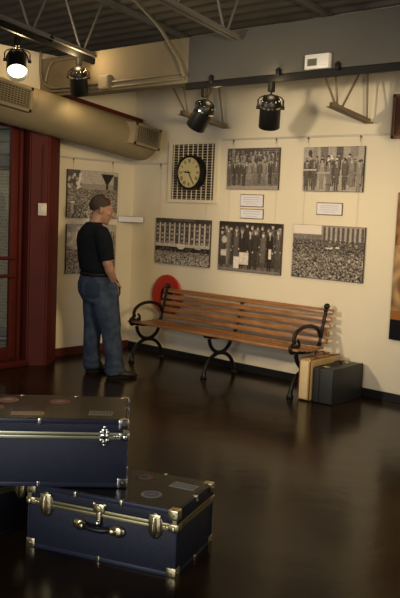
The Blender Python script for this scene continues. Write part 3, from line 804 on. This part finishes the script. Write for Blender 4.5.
# light switch on column
t = thing('light_switch', 'small cream light switch box on the dark red column', 'light switch', (.292, -1.462, 1.525), math.atan2(.14, .105))
obj('switch_box', bx((0, -.020, 0), (.082, .040, .118), bevel=.004), 'switch', t, True)
obj('rocker', bx((0, -.042, 0), (.03, .008, .05), bevel=.002), 'white', t, True)
obj('conduit_stub', bx((-.0, -.012, .33), (.016, .016, .56), bevel=.004), 'red', t)

# red ring on the wall behind the bench
t = thing('hose_reel', 'large round red ring on the wall behind the left end of the bench', 'reel', (.625, 0, .655))
bm = nb(); RR = .225; pts = []
lathe(bm, (0, -.028, 0), (0, -1, 0), [(0, .10), (0, RR - .01), (.012, RR), (.026, RR - .012), (.030, RR - .05), (.022, .13), (.018, .095), (0, .095)], 48)
obj('front_flange', bm, 'ring_red', t, True)
bm = nb(); lathe(bm, (0, -.002, 0), (0, -1, 0), [(0, .02), (0, .16), (.028, .16), (.028, .02)], 32); obj('drum', bm, 'black', t, True)
bm = nb(); lathe(bm, (0, -.03, 0), (0, -1, 0), [(0, .045), (.02, .045), (.032, .02), (.034, .004)], 20); obj('hub', bm, 'iron', t, True)

# ------------------------------------------------------------------ bench
t = thing('park_bench', 'long wooden slat bench with black cast iron scroll ends', 'bench', (1.705, -.37, 0))
XL, XM, XRt = -1.005, -.010, .992
def arcpts(cy, cz, ry, rz, a0, a1, n=14):
    return [(cy + ry * math.cos(math.radians(a)), cz + rz * math.sin(math.radians(a))) for a in np.linspace(a0, a1, n)]
def iron(bm, X_, pts, r, fl=.013):
    tube(bm, [(X_, p[0], p[1]) for p in pts], r, 8, flat=fl, up=(1, 0, 0)) if False else tube(bm, [(X_, p[0], p[1]) for p in pts], r, 8)
def bench_side(X_, arm):
    root = nb(); bm = root
    f, b = -.235, .215          # foot y
    # lower arch
    iron(bm, X_, [(f - .005, .03)] + arcpts(-.01, .03, .215, .195, 180, 0, 20) + [(b, .03)], 0.0186)
    # upper bowl
    iron(bm, X_, arcpts(-.01, .385, .165, .155, 185, 355, 18), 0.0186)
    box(bm, (X_, -.01, .228), (.03, .16, .03), bevel=.008)
    for yy in (f, b):
        lathe(bm, (X_, yy, 0), (0, 0, 1), [(0, .030), (.010, .034), (.022, .026), (.034, .020), (.05, .021), (.065, .016)], 14)
    # seat bearer, dipped
    iron(bm, X_, [(-.245, .405), (-.20, .398), (-.1, .383), (0, .378), (.10, .385), (.17, .40)], 0.0168)
    # back upright
    dy = 0 if arm else .042
    iron(bm, X_, [(.16, .385), (.185 + dy, .44), (.20 + dy, .52), (.222 + dy, .60), (.245 + dy, .68), (.262 + dy, .745 if arm else .715)], 0.0174)
    if arm: sphere(bm, (X_, .267, .768), .028, 12)
    if arm: sphere(bm, (X_, .255, .73), .023, 10)
    o = obj('iron_frame', bm, 'iron', t, True)
    if arm:
        bm = nb()
        iron(bm, X_, arcpts(-.02, .505, .20, .105, 200, 30, 22) + [(.19, .50)], 0.0174)
        iron(bm, X_, arcpts(-.185, .45, .05, .05, 130, 420, 14), 0.0132)
        iron(bm, X_, arcpts(-.235, .425, .034, .034, 60, 400, 14), 0.0156)
        sphere(bm, (X_, -.245, .425), .030, 10)
        iron(bm, X_, arcpts(-.12, .435, .05, .045, 150, 330, 10), 0.0108)
        iron(bm, X_, [(.19, .50), (.185, .45), (.15, .415), (.05, .395), (-.08, .40), (-.2, .42)], 0.0132)
        obj('arm_scroll', bm, 'iron', t, True)
bench_side(XL, True); bench_side(XM, False); bench_side(XRt, True)
for k in range(5):
    s = k / 4; yy = .181 + s * .066; zz = .462 + s * .262; a = .20 + .08 * s
    bm = nb(); box(bm, (.005, yy + .016, zz), (2.12, .020, .047), Matrix.Rotation(-a, 3, 'X'), .005)
    sphere(bm, (XM, yy + .005, zz), .006, 6)
    obj('back_slat', bm, 'wood', t, True)
for yy, zz in ((-.235, .418), (-.165, .412), (-.095, .402), (-.025, .398), (.045, .40), (.115, .408)):
    bm = nb(); box(bm, (.005, yy, zz + .004), (2.12, .056, .020), bevel=.005); obj('seat_slat', bm, 'wood', t, True)

# ------------------------------------------------------------------ suitcases
t = thing('suitcase', 'tan suitcase with brown trim standing beside the right end of the bench', 'suitcase', (2.822, -.352, 0), math.radians(3), 'old suitcases beside the bench')
obj('shell', bx((0, 0, .181), (.13, .50, .35), bevel=.016, seg=3), 'leather', t, True)
obj('end_panel', bx((-.012, -.2505, .181), (.086, .004, .325), bevel=.002), 'tan_side', t, True, label='pale cream end panel')
for x in (-.052, .052):
    bm = nb()
    y0, y1, z0, z1 = -.252, .252, .004, .358
    tube(bm, [(x, y0, z0 + .02), (x, y0, z1 - .02), (x, y0 + .02, z1), (x, y1 - .02, z1), (x, y1, z1 - .02), (x, y1, z0 + .02), (x, y1 - .02, z0), (x, y0 + .02, z0)], .0065, 6, closed=True)
    obj('edge_binding', bm, 'brown_trim', t, True)
for yy in (-.12, .13):
    obj('strap', bx((0, yy, .359), (.125, .03, .006), bevel=.001), 'brown_trim', t)
    obj('strap', bx((0, yy + .035, .359), (.125, .008, .005), bevel=.001), 'brown_trim', t)
bm = nb(); tube(bm, [(0, -.075, .36), (0, -.065, .385), (0, -.03, .397), (0, .03, .397), (0, .065, .385), (0, .075, .36)], .009, 8); obj('handle', bm, 'brown_trim', t, True)
for yy in (-.19, .19): obj('latch', bx((0, yy, .3615), (.03, .04, .008), bevel=.002), 'brass', t)
t = thing('suitcase', 'charcoal case with black handle standing in front, beside the tan suitcase', 'suitcase', (2.992, -.315, 0), math.radians(3), 'old suitcases beside the bench')
obj('shell', bx((0, 0, .151), (.190, .52, .298), bevel=.010, seg=3), 'dark_case', t, True)
bm = nb()
tube(bm, [(-.035, -.262, .01), (-.035, -.262, .292), (-.035, -.24, .302), (-.035, .24, .302), (-.035, .262, .292), (-.035, .262, .01)], .003, 6)
obj('lid_seam', bm, 'black', t, True)
for x in (-.094, .094):
    bm = nb(); y0, y1, z0, z1 = -.2605, .2605, .005, .3005
    tube(bm, [(x, y0, z0 + .012), (x, y0, z1 - .012), (x, y0 + .012, z1), (x, y1 - .012, z1), (x, y1, z1 - .012), (x, y1, z0 + .012), (x, y1 - .012, z0), (x, y0 + .012, z0)], .0035, 6, closed=True)
    obj('edge_binding', bm, 'black', t, True)
bm = nb(); tube(bm, [(-.02, -.075, .302), (-.02, -.065, .324), (-.02, -.03, .333), (-.02, .03, .333), (-.02, .065, .324), (-.02, .075, .302)], .009, 8); obj('handle', bm, 'black', t, True)
for yy in (-.17, .17): obj('latch', bx((-.02, yy, .303), (.045, .04, .008), bevel=.002), 'dull_brass', t)

# ------------------------------------------------------------------ footlocker trunks
def trunk(fr, th, W_, D_, H_, z, label, style, band_f=.735, stickers=()):
    """fr = right front bottom corner, th = yaw of the front edge"""
    ux = Vector((math.cos(th), math.sin(th), 0)); uy = Vector((-math.sin(th), math.cos(th), 0))
    c = Vector((fr[0], fr[1], z)) - ux * W_ / 2 + uy * D_ / 2
    t = thing('footlocker_trunk', label, 'trunk', c, th, 'metal-trimmed footlocker trunks')
    body = {'back': 'vinyl', 'front': 'vinyl', 'dark': 'vinyl_black'}[style]; bras = 'nickel' if style == 'back' else 'brass'
    zb = H_ * band_f
    obj('body', bx((0, 0, zb / 2 + .001), (W_ - .006, D_ - .006, zb - .002), bevel=.004), body, t, True)
    lid = obj('lid', bx((0, 0, (zb + H_) / 2), (W_ - .006, D_ - .006, H_ - zb - .001), bevel=.004), body, t, True)
    obj('lid_top', bx((0, 0, H_ - .0005), (W_ - .022, D_ - .022, .003), bevel=.001), 'top_vinyl', lid, label='dark top panel')
    # vinyl edge binding
    bm = nb()
    for sy in (-1, 1):
        for zz in (.010, H_ - .010): box(bm, (0, sy * (D_ / 2 - .003), zz), (W_ - .02, .007, .020), bevel=.002)
        for sx in (-1, 1): box(bm, (sx * (W_ / 2 - .0035), sy * (D_ / 2 - .0035), H_ / 2), (.008, .008, H_ - .02), bevel=.002)
    for sx in (-1, 1):
        for zz in (.010, H_ - .010): box(bm, (sx * (W_ / 2 - .003), 0, zz), (.007, D_ - .02, .020), bevel=.002)
    obj('edge_binding', bm, 'binding' if style != 'dark' else 'vinyl_black', t, True)
    # brass bands, one on body one on lid
    for dz, nm in ((-.0085, 'lower_band'), (.0085, 'upper_band')):
        bm = nb(); hb = .0155
        for sy in (-1, 1): box(bm, (0, sy * (D_ / 2), zb + dz), (W_ + .004, .006, hb), bevel=.002)
        for sx in (-1, 1): box(bm, (sx * (W_ / 2), 0, zb + dz), (.006, D_ + .004, hb), bevel=.002)
        obj(nm, bm, 'pale_band' if style == 'back' else 'dull_brass', t, True)
    # corner caps
    for sx in (-1, 1):
        for sy in (-1, 1):
            for zz, s in ((0, 1), (H_, -1)):
                bm = nb(); L = .042
                box(bm, (sx * (W_ / 2 - L / 2 + .002), sy * (D_ / 2 - L / 2 + .002), zz + s * .004 - s * .001 * 1), (L + .003, L + .003, .0085), bevel=.003) if zz else box(bm, (sx * (W_ / 2 - L / 2 + .002), sy * (D_ / 2 - L / 2 + .002), .004), (L + .003, L + .003, .008), bevel=.003)
                box(bm, (sx * (W_ / 2 - L / 2 + .002), sy * (D_ / 2 + .0015), zz + s * L / 2), (L + .003, .006, L), bevel=.002)
                box(bm, (sx * (W_ / 2 + .0015), sy * (D_ / 2 - L / 2 + .002), zz + s * L / 2), (.006, L + .003, L), bevel=.002)
                sphere(bm, (sx * (W_ / 2 - .016), sy * (D_ / 2 + .005), zz + s * .02), .005, 6)
                sphere(bm, (sx * (W_ / 2 + .005), sy * (D_ / 2 - .016), zz + s * .02), .005, 6)
                obj('corner_cap', bm, bras, t, True)
            # band corner clasp with screw barrels
            bm = nb()
            box(bm, (sx * (W_ / 2 - .018), sy * (D_ / 2 + .004), zb), (.044, .008, .030), bevel=.003)
            box(bm, (sx * (W_ / 2 + .004), sy * (D_ / 2 - .018), zb), (.008, .044, .030), bevel=.003)
            sphere(bm, (sx * (W_ / 2 - .012), sy * (D_ / 2 + .008), zb - .004), .013, 10, (1, .6, 1.3)); sphere(bm, (sx * (W_ / 2 - .036), sy * (D_ / 2 + .008), zb), .006, 8)
            obj('band_corner', bm, bras, t, True)
            bm = nb(); box(bm, (sx * (W_ / 2 - .010), sy * (D_ / 2 + .0015), (zb + H_) / 2), (.022, .005, H_ - zb - .03), bevel=.002)
            obj('corner_strap', bm, 'dull_brass', t)
    # small edge clamps mid-span
    def clampy(x, y, zz, dx, dy):
        bm = nb(); s = 1 if zz < H_ / 2 else -1
        box(bm, (x + dx * .002, y + dy * .002, zz + s * .012), (.014 if dy else .006, .014 if dx else .006, .026), bevel=.002)
        box(bm, (x - dx * .006, y - dy * .006, zz - s * .0005), (.014 if dy else .020, .014 if dx else .020, .004), bevel=.001)
        sphere(bm, (x + dx * .005, y + dy * .005, zz + s * .018), .0055, 6)
        obj('edge_clamp', bm, bras, t, True)
    for f in ((-.0,) if style == 'back' else (-.17, .14)):
        clampy(f * W_, -D_ / 2, H_, 0, -1)
    clampy(0, -D_ / 2, 0, 0, -1) if style != 'back' else clampy(-.0, -D_ / 2, .0, 0, -1)
    for f in (-.17, .17): clampy(f * W_, D_ / 2, H_, 0, 1); clampy(f * W_, D_ / 2, 0, 0, 1)
    for sx in (-1, 1):
        clampy(sx * W_ / 2, 0, H_, sx, 0); clampy(sx * W_ / 2, 0, 0, sx, 0)
    yf = -D_ / 2
    if style == 'back':
        for sx in (-1, 1):          # ornate hinges
            x = sx * (W_ / 2 - .105); bm = nb()
            for dz in (-.026, 0, .026):
                sphere(bm, (x, yf - .004, zb + dz), .015 if dz else .020, 10, (1, .35, .85))
            for dx in (-.013, .013):
                for dz in (-.018, .018): sphere(bm, (x + dx, yf - .005, zb + dz), .011, 8, (1, .5, 1))
            cyl(bm, (x - .018, yf - .011, zb), (x + .018, yf - .011, zb), .005, 8)
            sphere(bm, (x, yf - .003, zb + .041), .008, 8, (1, .4, 1)); sphere(bm, (x, yf - .003, zb - .041), .008, 8, (1, .4, 1))
            obj('hinge', bm, 'nickel', t, True)
            bm = nb(); 
            for q in (.045, .058): sphere(bm, (sx * (W_ / 2 - q), yf - .006, zb), .006, 6, (1, .6, 1))
            obj('rivet', bm, 'nickel', t, True)
    else:
        for sx in (-1, 1):          # draw-bolt latches
            x = sx * (W_ / 2 - .10); bm = nb()
            sphere(bm, (x, yf - .002, zb - .006), .031, 16, (1.15, .26, 1.9)); box(bm, (x, yf - .006, zb + .006), (.056, .012, .082), bevel=.005)
            l = obj('latch', bm, bras, t, True)
            bm = nb(); tube(bm, [(x, yf - .015, zb + .036), (x, yf - .021, zb + .008), (x, yf - .018, zb - .030), (x, yf - .013, zb - .052)], [.008, .010, .012, .007], 10)
            obj('lever', bm, bras, l, True)
            bm = nb()
            for q in (.045, .058): sphere(bm, (sx * (W_ / 2 - q), yf - .006, zb), .006, 6, (1, .6, 1))
            obj('rivet', bm, bras, t, True)
        bm = nb()                  # centre lock hasp
        box(bm, (0, yf - .006, zb + .026), (.056, .012, .040), bevel=.005)
        sphere(bm, (-.026, yf - .006, zb + .042), .010, 8, (1, .6, 1)); sphere(bm, (.026, yf - .006, zb + .042), .010, 8, (1, .6, 1))
        box(bm, (0, yf - .008, zb - .012), (.026, .014, .054), bevel=.006)
        lk = obj('lock', bm, bras, t, True)
        bm = nb(); lathe(bm, (0, yf - .010, zb + .024), (0, -1, 0), [(0, .016), (.008, .015), (.010, .010), (.010, .002)], 16); obj('keyhole_boss', bm, 'dull_brass', lk, True)
        bm = nb(); sphere(bm, (0, yf - .016, zb - .040), .014, 10, (1, .8, 1)); obj('hasp_knob', bm, 'nickel', lk, True)
        # handle
        zh = zb - .062; bm = nb()
        pts = [(-.085, yf - .012, zh - .004), (-.06, yf - .026, zh + .004), (-.03, yf - .032, zh + .0), (0, yf - .033, zh - .002), (.03, yf - .032, zh), (.06, yf - .026, zh + .004), (.085, yf - .012, zh - .004)]
        tube(bm, pts, [.009, .012, .013, .013, .013, .012, .009], 10); h = obj('handle', bm, 'black', t, True, label='black leather handle')
        for sx in (-1, 1):
            bm = nb(); sphere(bm, (sx * .096, yf - .008, zh - .002), .033, 12, (1.05, .42, .85)); sphere(bm, (sx * .074, yf - .019, zh), .021, 10, (1.2, .8, .85)); obj('handle_loop', bm, bras, h, True)
    for i, (kind, fx, fy, sa, sb, rot, cols, txt) in enumerate(stickers):
        x = W_ / 2 + fx; y_ = -D_ / 2 + fy; zt = H_ + .0014
        m1 = mat('sticker_%d' % i, cols[0], .4); m2 = mat('sticker_mark_%d' % i, cols[1], .4); m3 = mat('sticker_detail_%d' % i, cols[2], .4)
        R_ = Matrix.Rotation(math.radians(rot), 3, 'Z'); bm = nb()
        if kind == 'round':
            lathe(bm, (x, y_, zt), (0, 0, 1), [(0, .001), (0, sa), (.0006, sa), (.0006, .001)], 28); s = obj('sticker', bm, m1, lid)
            bm = nb(); lathe(bm, (x, y_, zt + .0007), (0, 0, 1), [(0, .001), (0, sa * .72), (.0004, sa * .72), (.0004, .001)], 28); s2 = obj('sticker_centre', bm, m2, lid)
            bm = nb(); box(bm, (x, y_, zt + .0014), (sa * .9, sa * .28, .0006), R_); box(bm, (x, y_ + sa * .2, zt + .0014), (sa * .35, sa * .35, .0006), R_ @ Matrix.Rotation(.78, 3, 'Z')); obj('sticker_motif', bm, m3, lid)
        else:
            box(bm, (x, y_, zt + .0004), (sa, sb, .0008), R_); s = obj('sticker', bm, m1, lid)
            bm = nb(); box(bm, (x, y_, zt + .0011), (sa * .86, sb * .62, .0006), R_); obj('sticker_centre', bm, m2, lid)
            bm = nb()
            for q in range(6): box(bm, Vector((x, y_, zt + .0017)) + R_ @ Vector((-sa * .33 + q * sa * .13, 0, 0)), (sa * .05, sb * .34, .0006), R_)
            obj('sticker_motif', bm, m3, lid)
    return t
HL = .298
trunk((4.429, -3.852), .349, .747, .43, HL, 0, 'navy blue trunk on the floor, brass latches and black handle, under the upper trunk', 'front', .745,
      [('round', -.316, .33, .045, 0, 10, ((.32, .07, .05), (.30, .30, .30), (.05, .06, .10)), ''),
       ('round', -.186, .135, .048, 0, 20, ((.40, .36, .30), (.10, .16, .32), (.45, .28, .08)), ''),
       ('rect', -.10, .305, .125, .075, -4, ((.55, .46, .26), (.16, .24, .38), (.5, .45, .35)), '')])
trunk((4.077, -3.823), .819, .79, .462, .312, HL + .006, 'navy blue trunk stacked on top, with pale metal band and brown-lit sticker top', 'back', .765,
      [('round', -.585, .35, .052, 0, 10, ((.55, .14, .06), (.35, .07, .04), (.60, .48, .30)), ''),
       ('round', -.33, .33, .050, 0, 20, ((.45, .08, .05), (.20, .05, .04), (.55, .40, .26)), ''),
       ('rect', -.46, .095, .15, .062, 2, ((.52, .36, .20), (.40, .24, .13), (.52, .40, .26)), ''),
       ('rect', -.127, .12, .11, .075, -3, ((.42, .32, .20), (.10, .07, .06), (.50, .40, .28)), ''),
       ('round', -.62, .20, .04, 0, 20, ((.40, .10, .05), (.30, .08, .05), (.50, .36, .22)), '')])
trunk((3.555, -3.92), PI / 2, .79, .41, HL, 0, 'black trunk in shadow at the lower left corner, behind the brass-latched one', 'dark', .745)

# ------------------------------------------------------------------ the man
FW = math.atan2(.43, .90)
root_loc = (1.005, -1.185, 0)
def eloft(bm, rows, seg=28, pw=2.3, yaw=0):
    """rows: (cx, cy, z, rx, ry[, tiltx]) horizontal super-ellipses from bottom to top"""
    rings = []
    for r in rows:
        cx, cy, z, rx, ry = r[:5]; tl = r[5] if len(r) > 5 else 0
        ring = []
        for k in range(seg):
            a = 2 * PI * k / seg; c_, s_1 = math.cos(a), math.sin(a)
            x = math.copysign(abs(c_) ** (2 / pw), c_) * rx; y = math.copysign(abs(s_1) ** (2 / pw), s_1) * ry
            ring.append(Vector((cx + x, cy + y, z + tl * y)))
        rings.append(ring)
    loft(bm, rings)
def limb(bm, pts, seg=14):
    """pts: (x,y,z,r) or (x,y,z,rx,ry)"""
    tube(bm, [p[:3] for p in pts], [p[3] for p in pts], seg)
# body : one continuous skin
bm = nb()
hx, hy, hz = .03, -.125, 1.548         # head centre
eloft(bm, [(.03, -.15, .90, .14, .10), (.03, -.17, 1.0, .15, .11), (.03, -.19, 1.15, .155, .11), (.03, -.20, 1.3, .16, .11), (.03, -.20, 1.36, .14, .08), (.03, -.19, 1.40, .07, .06)])
for s, y0, ya in ((1, -.13, 0.0), (-1, -.13, -.12)):
    fx = .187 if s > 0 else -.117
    limb(bm, [(.03 + s * .085, y0, .93, .085), (.03 + s * .09, y0 + .01, .78, .08), ((.03 + s * .09 + fx) / 2, (y0 + ya) / 2 + .02, .48, .055), (fx, ya, .12, .04), (fx, ya, .06, .042)])
    tube(bm, [(fx, ya - .04, .045), (fx + s * .01, ya + .06, .04), (fx + s * .015, ya + .15, .03)], [.035, .035, .022], 12)
    # arm
    sx = .03 + s * .20
    limb(bm, [(.03 + s * .14, -.19, 1.37, .05), (sx + s * .005, -.165, 1.33, .052), (sx + s * .04, -.14, 1.18, .047), (sx + s * .048, -.125, 1.07, .047), (sx + s * .040, -.100, 1.01, .046), (sx + s * .018, -.070, .95, .037), (sx - s * .008, -.048, .905, .031)])
    # palm and fingers, curled into the front pocket
    px_, py_, pz_ = sx - s * .022, -.032, .868
    tube(bm, [(px_, py_ - .01, pz_ + .035), (px_, py_, pz_), (px_ - s * .004, py_ + .008, pz_ - .045)], [.026, .036, .032], 12, flat=.016)
    for q, (off, ln) in enumerate(((-.030, .062), (-.010, .074), (.011, .070), (.030, .056))):
        b0 = Vector((px_ - s * .004, py_ + off + .005, pz_ - .042))
        tube(bm, [b0, b0 + Vector((-s * .004, .004, -ln * .4)), b0 + Vector((-s * .012, .006, -ln * .75)), b0 + Vector((-s * .022, .006, -ln))], [.0095, .009, .0085, .007], 8)
    b0 = Vector((px_ - s * .003, py_ + .030, pz_ + .012))
    tube(bm, [b0, b0 + Vector((0, .022, -.016)), b0 + Vector((-s * .004, .036, -.044))], [.012, .011, .008], 8)
# neck, leaning forward
tube(bm, [(.03, -.205, 1.36), (.03, -.178, 1.42), (.03, -.150, 1.50)], [.070, .062, .060], 18)
# head: skull + jaw + features, then tilted slightly down
hd = nb()
sphere(hd, (0, -.012, .035), 1, 28, (.076, .096, .090))
eloft(hd, [(0, .050, -.118, .022, .020), (0, .040, -.105, .042, .042), (0, .025, -.07, .058, .064), (0, .02, -.02, .068, .078), (0, .015, .03, .070, .082)], 20, 2.2)
tube(hd, [(0, .088, .022), (0, .104, -.004), (0, .116, -.026), (0, .100, -.036)], [.009, .011, .014, .011], 8)      # nose
sphere(hd, (0, .082, .034), 1, 10, (.050, .014, .012))      # brow
sphere(hd, (0, .087, -.064), 1, 10, (.022, .010, .006)); sphere(hd, (0, .085, -.074), 1, 10, (.020, .010, .006))      # lips
sphere(hd, (0, .076, -.104), 1, 10, (.022, .016, .016))     # chin
for s in (-1, 1):
    sphere(hd, (s * .045, .066, -.02), 1, 10, (.020, .018, .018))
    sphere(hd, (s * .076, -.008, -.012), 1, 12, (.009, .020, .032)); sphere(hd, (s * .080, -.014, .004), 1, 10, (.008, .014, .016))
HT = Matrix.Translation((hx, hy, hz)) @ Matrix.Rotation(math.radians(-8), 4, 'Z') @ Matrix.Rotation(math.radians(-12), 4, 'X') @ Matrix.Scale(1.06, 4)
bmesh.ops.transform(hd, matrix=HT, verts=hd.verts[:])
tm = bpy.data.meshes.new('tmp'); hd.to_mesh(tm); hd.free(); bm.from_mesh(tm); bpy.data.meshes.remove(tm)
man = obj('person', bm, 'skin'); solidify(man, .0065, 3)
man.location = root_loc; man.rotation_euler = (0, 0, -FW)
tag(man, 'man in black t-shirt and blue jeans standing with hand in pocket, looking at photographs', 'person')
# eyes
for s in (-1, 1):
    bm = nb(); sphere(bm, HT @ Vector((s * .031, .0775, .012)), .0115, 10); obj('eye', bm, 'eye', man, True)
    bm = nb(); sphere(bm, HT @ Vector((s * .031, .0865, .012)), .0045, 8); obj('pupil', bm, 'black', man, True)
# hair : horseshoe around a thinning crown
bm = nb()
N1, N2 = 40, 16
rows = []
for j in range(N2 + 1):
    ring = []
    for i in range(N1 + 1):
        a = math.radians(-228 + 276 * i / N1)          # around, open at the face
        fr_ = abs(math.sin(math.radians(-90)) - math.sin(a))
        el0 = math.radians(-40 + 40 * min(1.5, max(0, (math.sin(a) + .6)))); el1 = math.radians(74 if math.sin(a) < .2 else 52)
        e = el0 + (el1 - el0) * j / N2
        k = 1.05 + .012 * math.sin(i * 2.1 + j * 1.3)
        p = Vector((.076 * math.cos(a) * math.cos(e), -.012 + .096 * math.sin(a) * math.cos(e), .035 + .090 * math.sin(e)))
        p = Vector((0, -.012, .035)) + (p - Vector((0, -.012, .035))) * k
        if e < 0: p.y -= .004; p.x *= 1.0
        ring.append(p)
    rows.append(ring)
vo = [[bm.verts.new(HT @ p) for p in r] for r in rows]
ctr = Vector((0, -.012, .035))
vi = [[bm.verts.new(HT @ (ctr + (p - ctr) * .90)) for p in r] for r in rows]
for j in range(N2):
    for i in range(N1):
        bm.faces.new((vo[j][i], vo[j][i + 1], vo[j + 1][i + 1], vo[j + 1][i])); bm.faces.new((vi[j][i], vi[j + 1][i], vi[j + 1][i + 1], vi[j][i + 1]))
for i in range(N1):
    bm.faces.new((vo[0][i], vi[0][i], vi[0][i + 1], vo[0][i + 1])); bm.faces.new((vo[N2][i], vo[N2][i + 1], vi[N2][i + 1], vi[N2][i]))
for j in range(N2):
    bm.faces.new((vo[j][0], vo[j + 1][0], vi[j + 1][0], vi[j][0])); bm.faces.new((vo[j][N1], vi[j][N1], vi[j + 1][N1], vo[j + 1][N1]))
obj('hair', bm, 'hair', man, True)
# shirt
bm = nb()
eloft(bm, [(.03, -.150, .972, .176, .140), (.03, -.158, 1.0, .186, .150), (.03, -.170, 1.06, .186, .150), (.03, -.190, 1.16, .186, .142), (.03, -.205, 1.26, .196, .138),
           (.03, -.208, 1.33, .196, .122), (.03, -.205, 1.375, .165, .098), (.03, -.198, 1.41, .105, .078), (.03, -.190, 1.432, .078, .070)], 32, 2.4)
for s in (-1, 1):
    sx = .03 + s * .20
    limb(bm, [(.03 + s * .12, -.195, 1.350, .070), (sx - s * .01, -.172, 1.335, .076), (sx + s * .020, -.155, 1.27, .077), (sx + s * .038, -.140, 1.18, .074), (sx + s * .046, -.126, 1.095, .072)], 20)
sh = obj('t_shirt', bm, 'shirt', man); solidify(sh, .011, 5)
# jeans
bm = nb()
eloft(bm, [(.03, -.120, .70, .175, .150), (.03, -.122, .78, .206, .190), (.03, -.128, .86, .208, .190), (.03, -.140, .92, .192, .166), (.03, -.146, .965, .178, .142)], 32, 2.4)
limb(bm, [(.110, -.115, .86, .128), (.122, -.090, .72, .128), (.138, -.070, .60, .116), (.155, -.045, .48, .102), (.172, -.028, .34, .092), (.184, -.012, .20, .084), (.188, .000, .10, .090), (.188, .012, .045, .096)], 22)
limb(bm, [(-.045, -.145, .86, .115), (-.055, -.150, .72, .108), (-.072, -.148, .60, .098), (-.090, -.142, .48, .088), (-.104, -.145, .34, .082), (-.113, -.145, .20, .080), (-.117, -.135, .10, .084), (-.117, -.125, .045, .088)], 22)
limb(bm, [(.214, -.060, .90, .026), (.208, -.045, .865, .046), (.196, -.040, .80, .052), (.17, -.05, .72, .045)], 16)
# folds bunching at hems and behind knees
for (cx, cy, z, r) in ((.188, .005, .075, .094), (.186, -.002, .135, .089), (-.117, -.13, .075, .087), (-.115, -.137, .135, .083)):
    pts = [(cx + r * math.cos(a), cy + r * math.sin(a), z + .012 * math.sin(2 * a + cx * 9)) for a in np.linspace(0, 2 * PI, 24, endpoint=False)]
    tube(bm, pts, .010, 6, closed=True)
jn = obj('jeans', bm, 'denim', man); solidify(jn, .011, 4)
M['denim_dark'] = mat('dark_denim_stitch', (0.022, 0.036, 0.066), 0.9, spec=0.1)
from mathutils.bvhtree import BVHTree
bv = BVHTree.FromPolygons([v.co for v in jn.data.vertices], [tuple(p.vertices) for p in jn.data.polygons])
def pocket(cx, rot):
    """patch pocket laid on the cloth: every point dropped onto the jeans surface"""
    bm = nb(); d = Vector((-math.sin(rot) * 1.0, math.cos(rot), 0)); sd = Vector((d.y, -d.x, 0)); G = []
    for j in range(11):
        row = []
        for i in range(11):
            u = i / 10 - .5; v = j / 10
            wd = .125 if v < .7 else .125 * (1 - (v - .7) * .5)
            p = Vector((cx, -.13, .885 - v * (.13 + .02 * (1 - abs(u) * 2)))) + sd * u * wd - d * .5
            h = bv.ray_cast(p, d); q = h[0] if h[0] else p + d * .35
            row.append(bm.verts.new(q - d * .004))
        G.append(row)
    for j in range(10):
        for i in range(10): bm.faces.new((G[j][i], G[j][i + 1], G[j + 1][i + 1], G[j + 1][i]))
    r = bmesh.ops.extrude_face_region(bm, geom=bm.faces[:]); bmesh.ops.translate(bm, vec=d * .006, verts=[e for e in r['geom'] if isinstance(e, bmesh.types.BMVert)])
    obj('back_pocket', bm, 'denim_dark', jn, True)
pocket(.13, .55); pocket(-.07, -.35)
bm = nb(); pts = [(.03 + .186 * math.copysign(abs(math.cos(a)) ** .85, math.cos(a)), -.147 + .150 * math.copysign(abs(math.sin(a)) ** .85, math.sin(a)), .958) for a in np.linspace(0, 2 * PI, 36, endpoint=False)]
tube(bm, pts, .019, 8, flat=.008, closed=True); obj('belt', bm, 'belt', man, True)
for s, fx, ya in ((1, .187, 0.0), (-1, -.117, -.12)):
    bm = nb()
    def so(y, w_, z0, z1): return [Vector((fx + w_ * math.cos(a) + s * .10 * max(0, y - .0) * .5, ya + y, (z0 + z1) / 2 + (z1 - z0) / 2 * math.sin(a))) for a in np.linspace(0, 2 * PI, 16, endpoint=False)]
    loft(bm, [so(-.075, .020, .01, .05), so(-.068, .034, .002, .085), so(-.03, .040, .001, .105), so(.03, .044, .001, .100), so(.08, .049, .001, .078), so(.13, .051, .001, .062), so(.175, .045, .001, .052), so(.205, .030, .004, .042), so(.215, .012, .01, .03)])
    sho = obj('shoe', bm, 'shoe', man, True)
    bm = nb(); sphere(bm, (fx + s * .004, ya + .065, .008), 1, 20, (.054, .148, .010)); obj('sole', bm, 'black', sho, True)
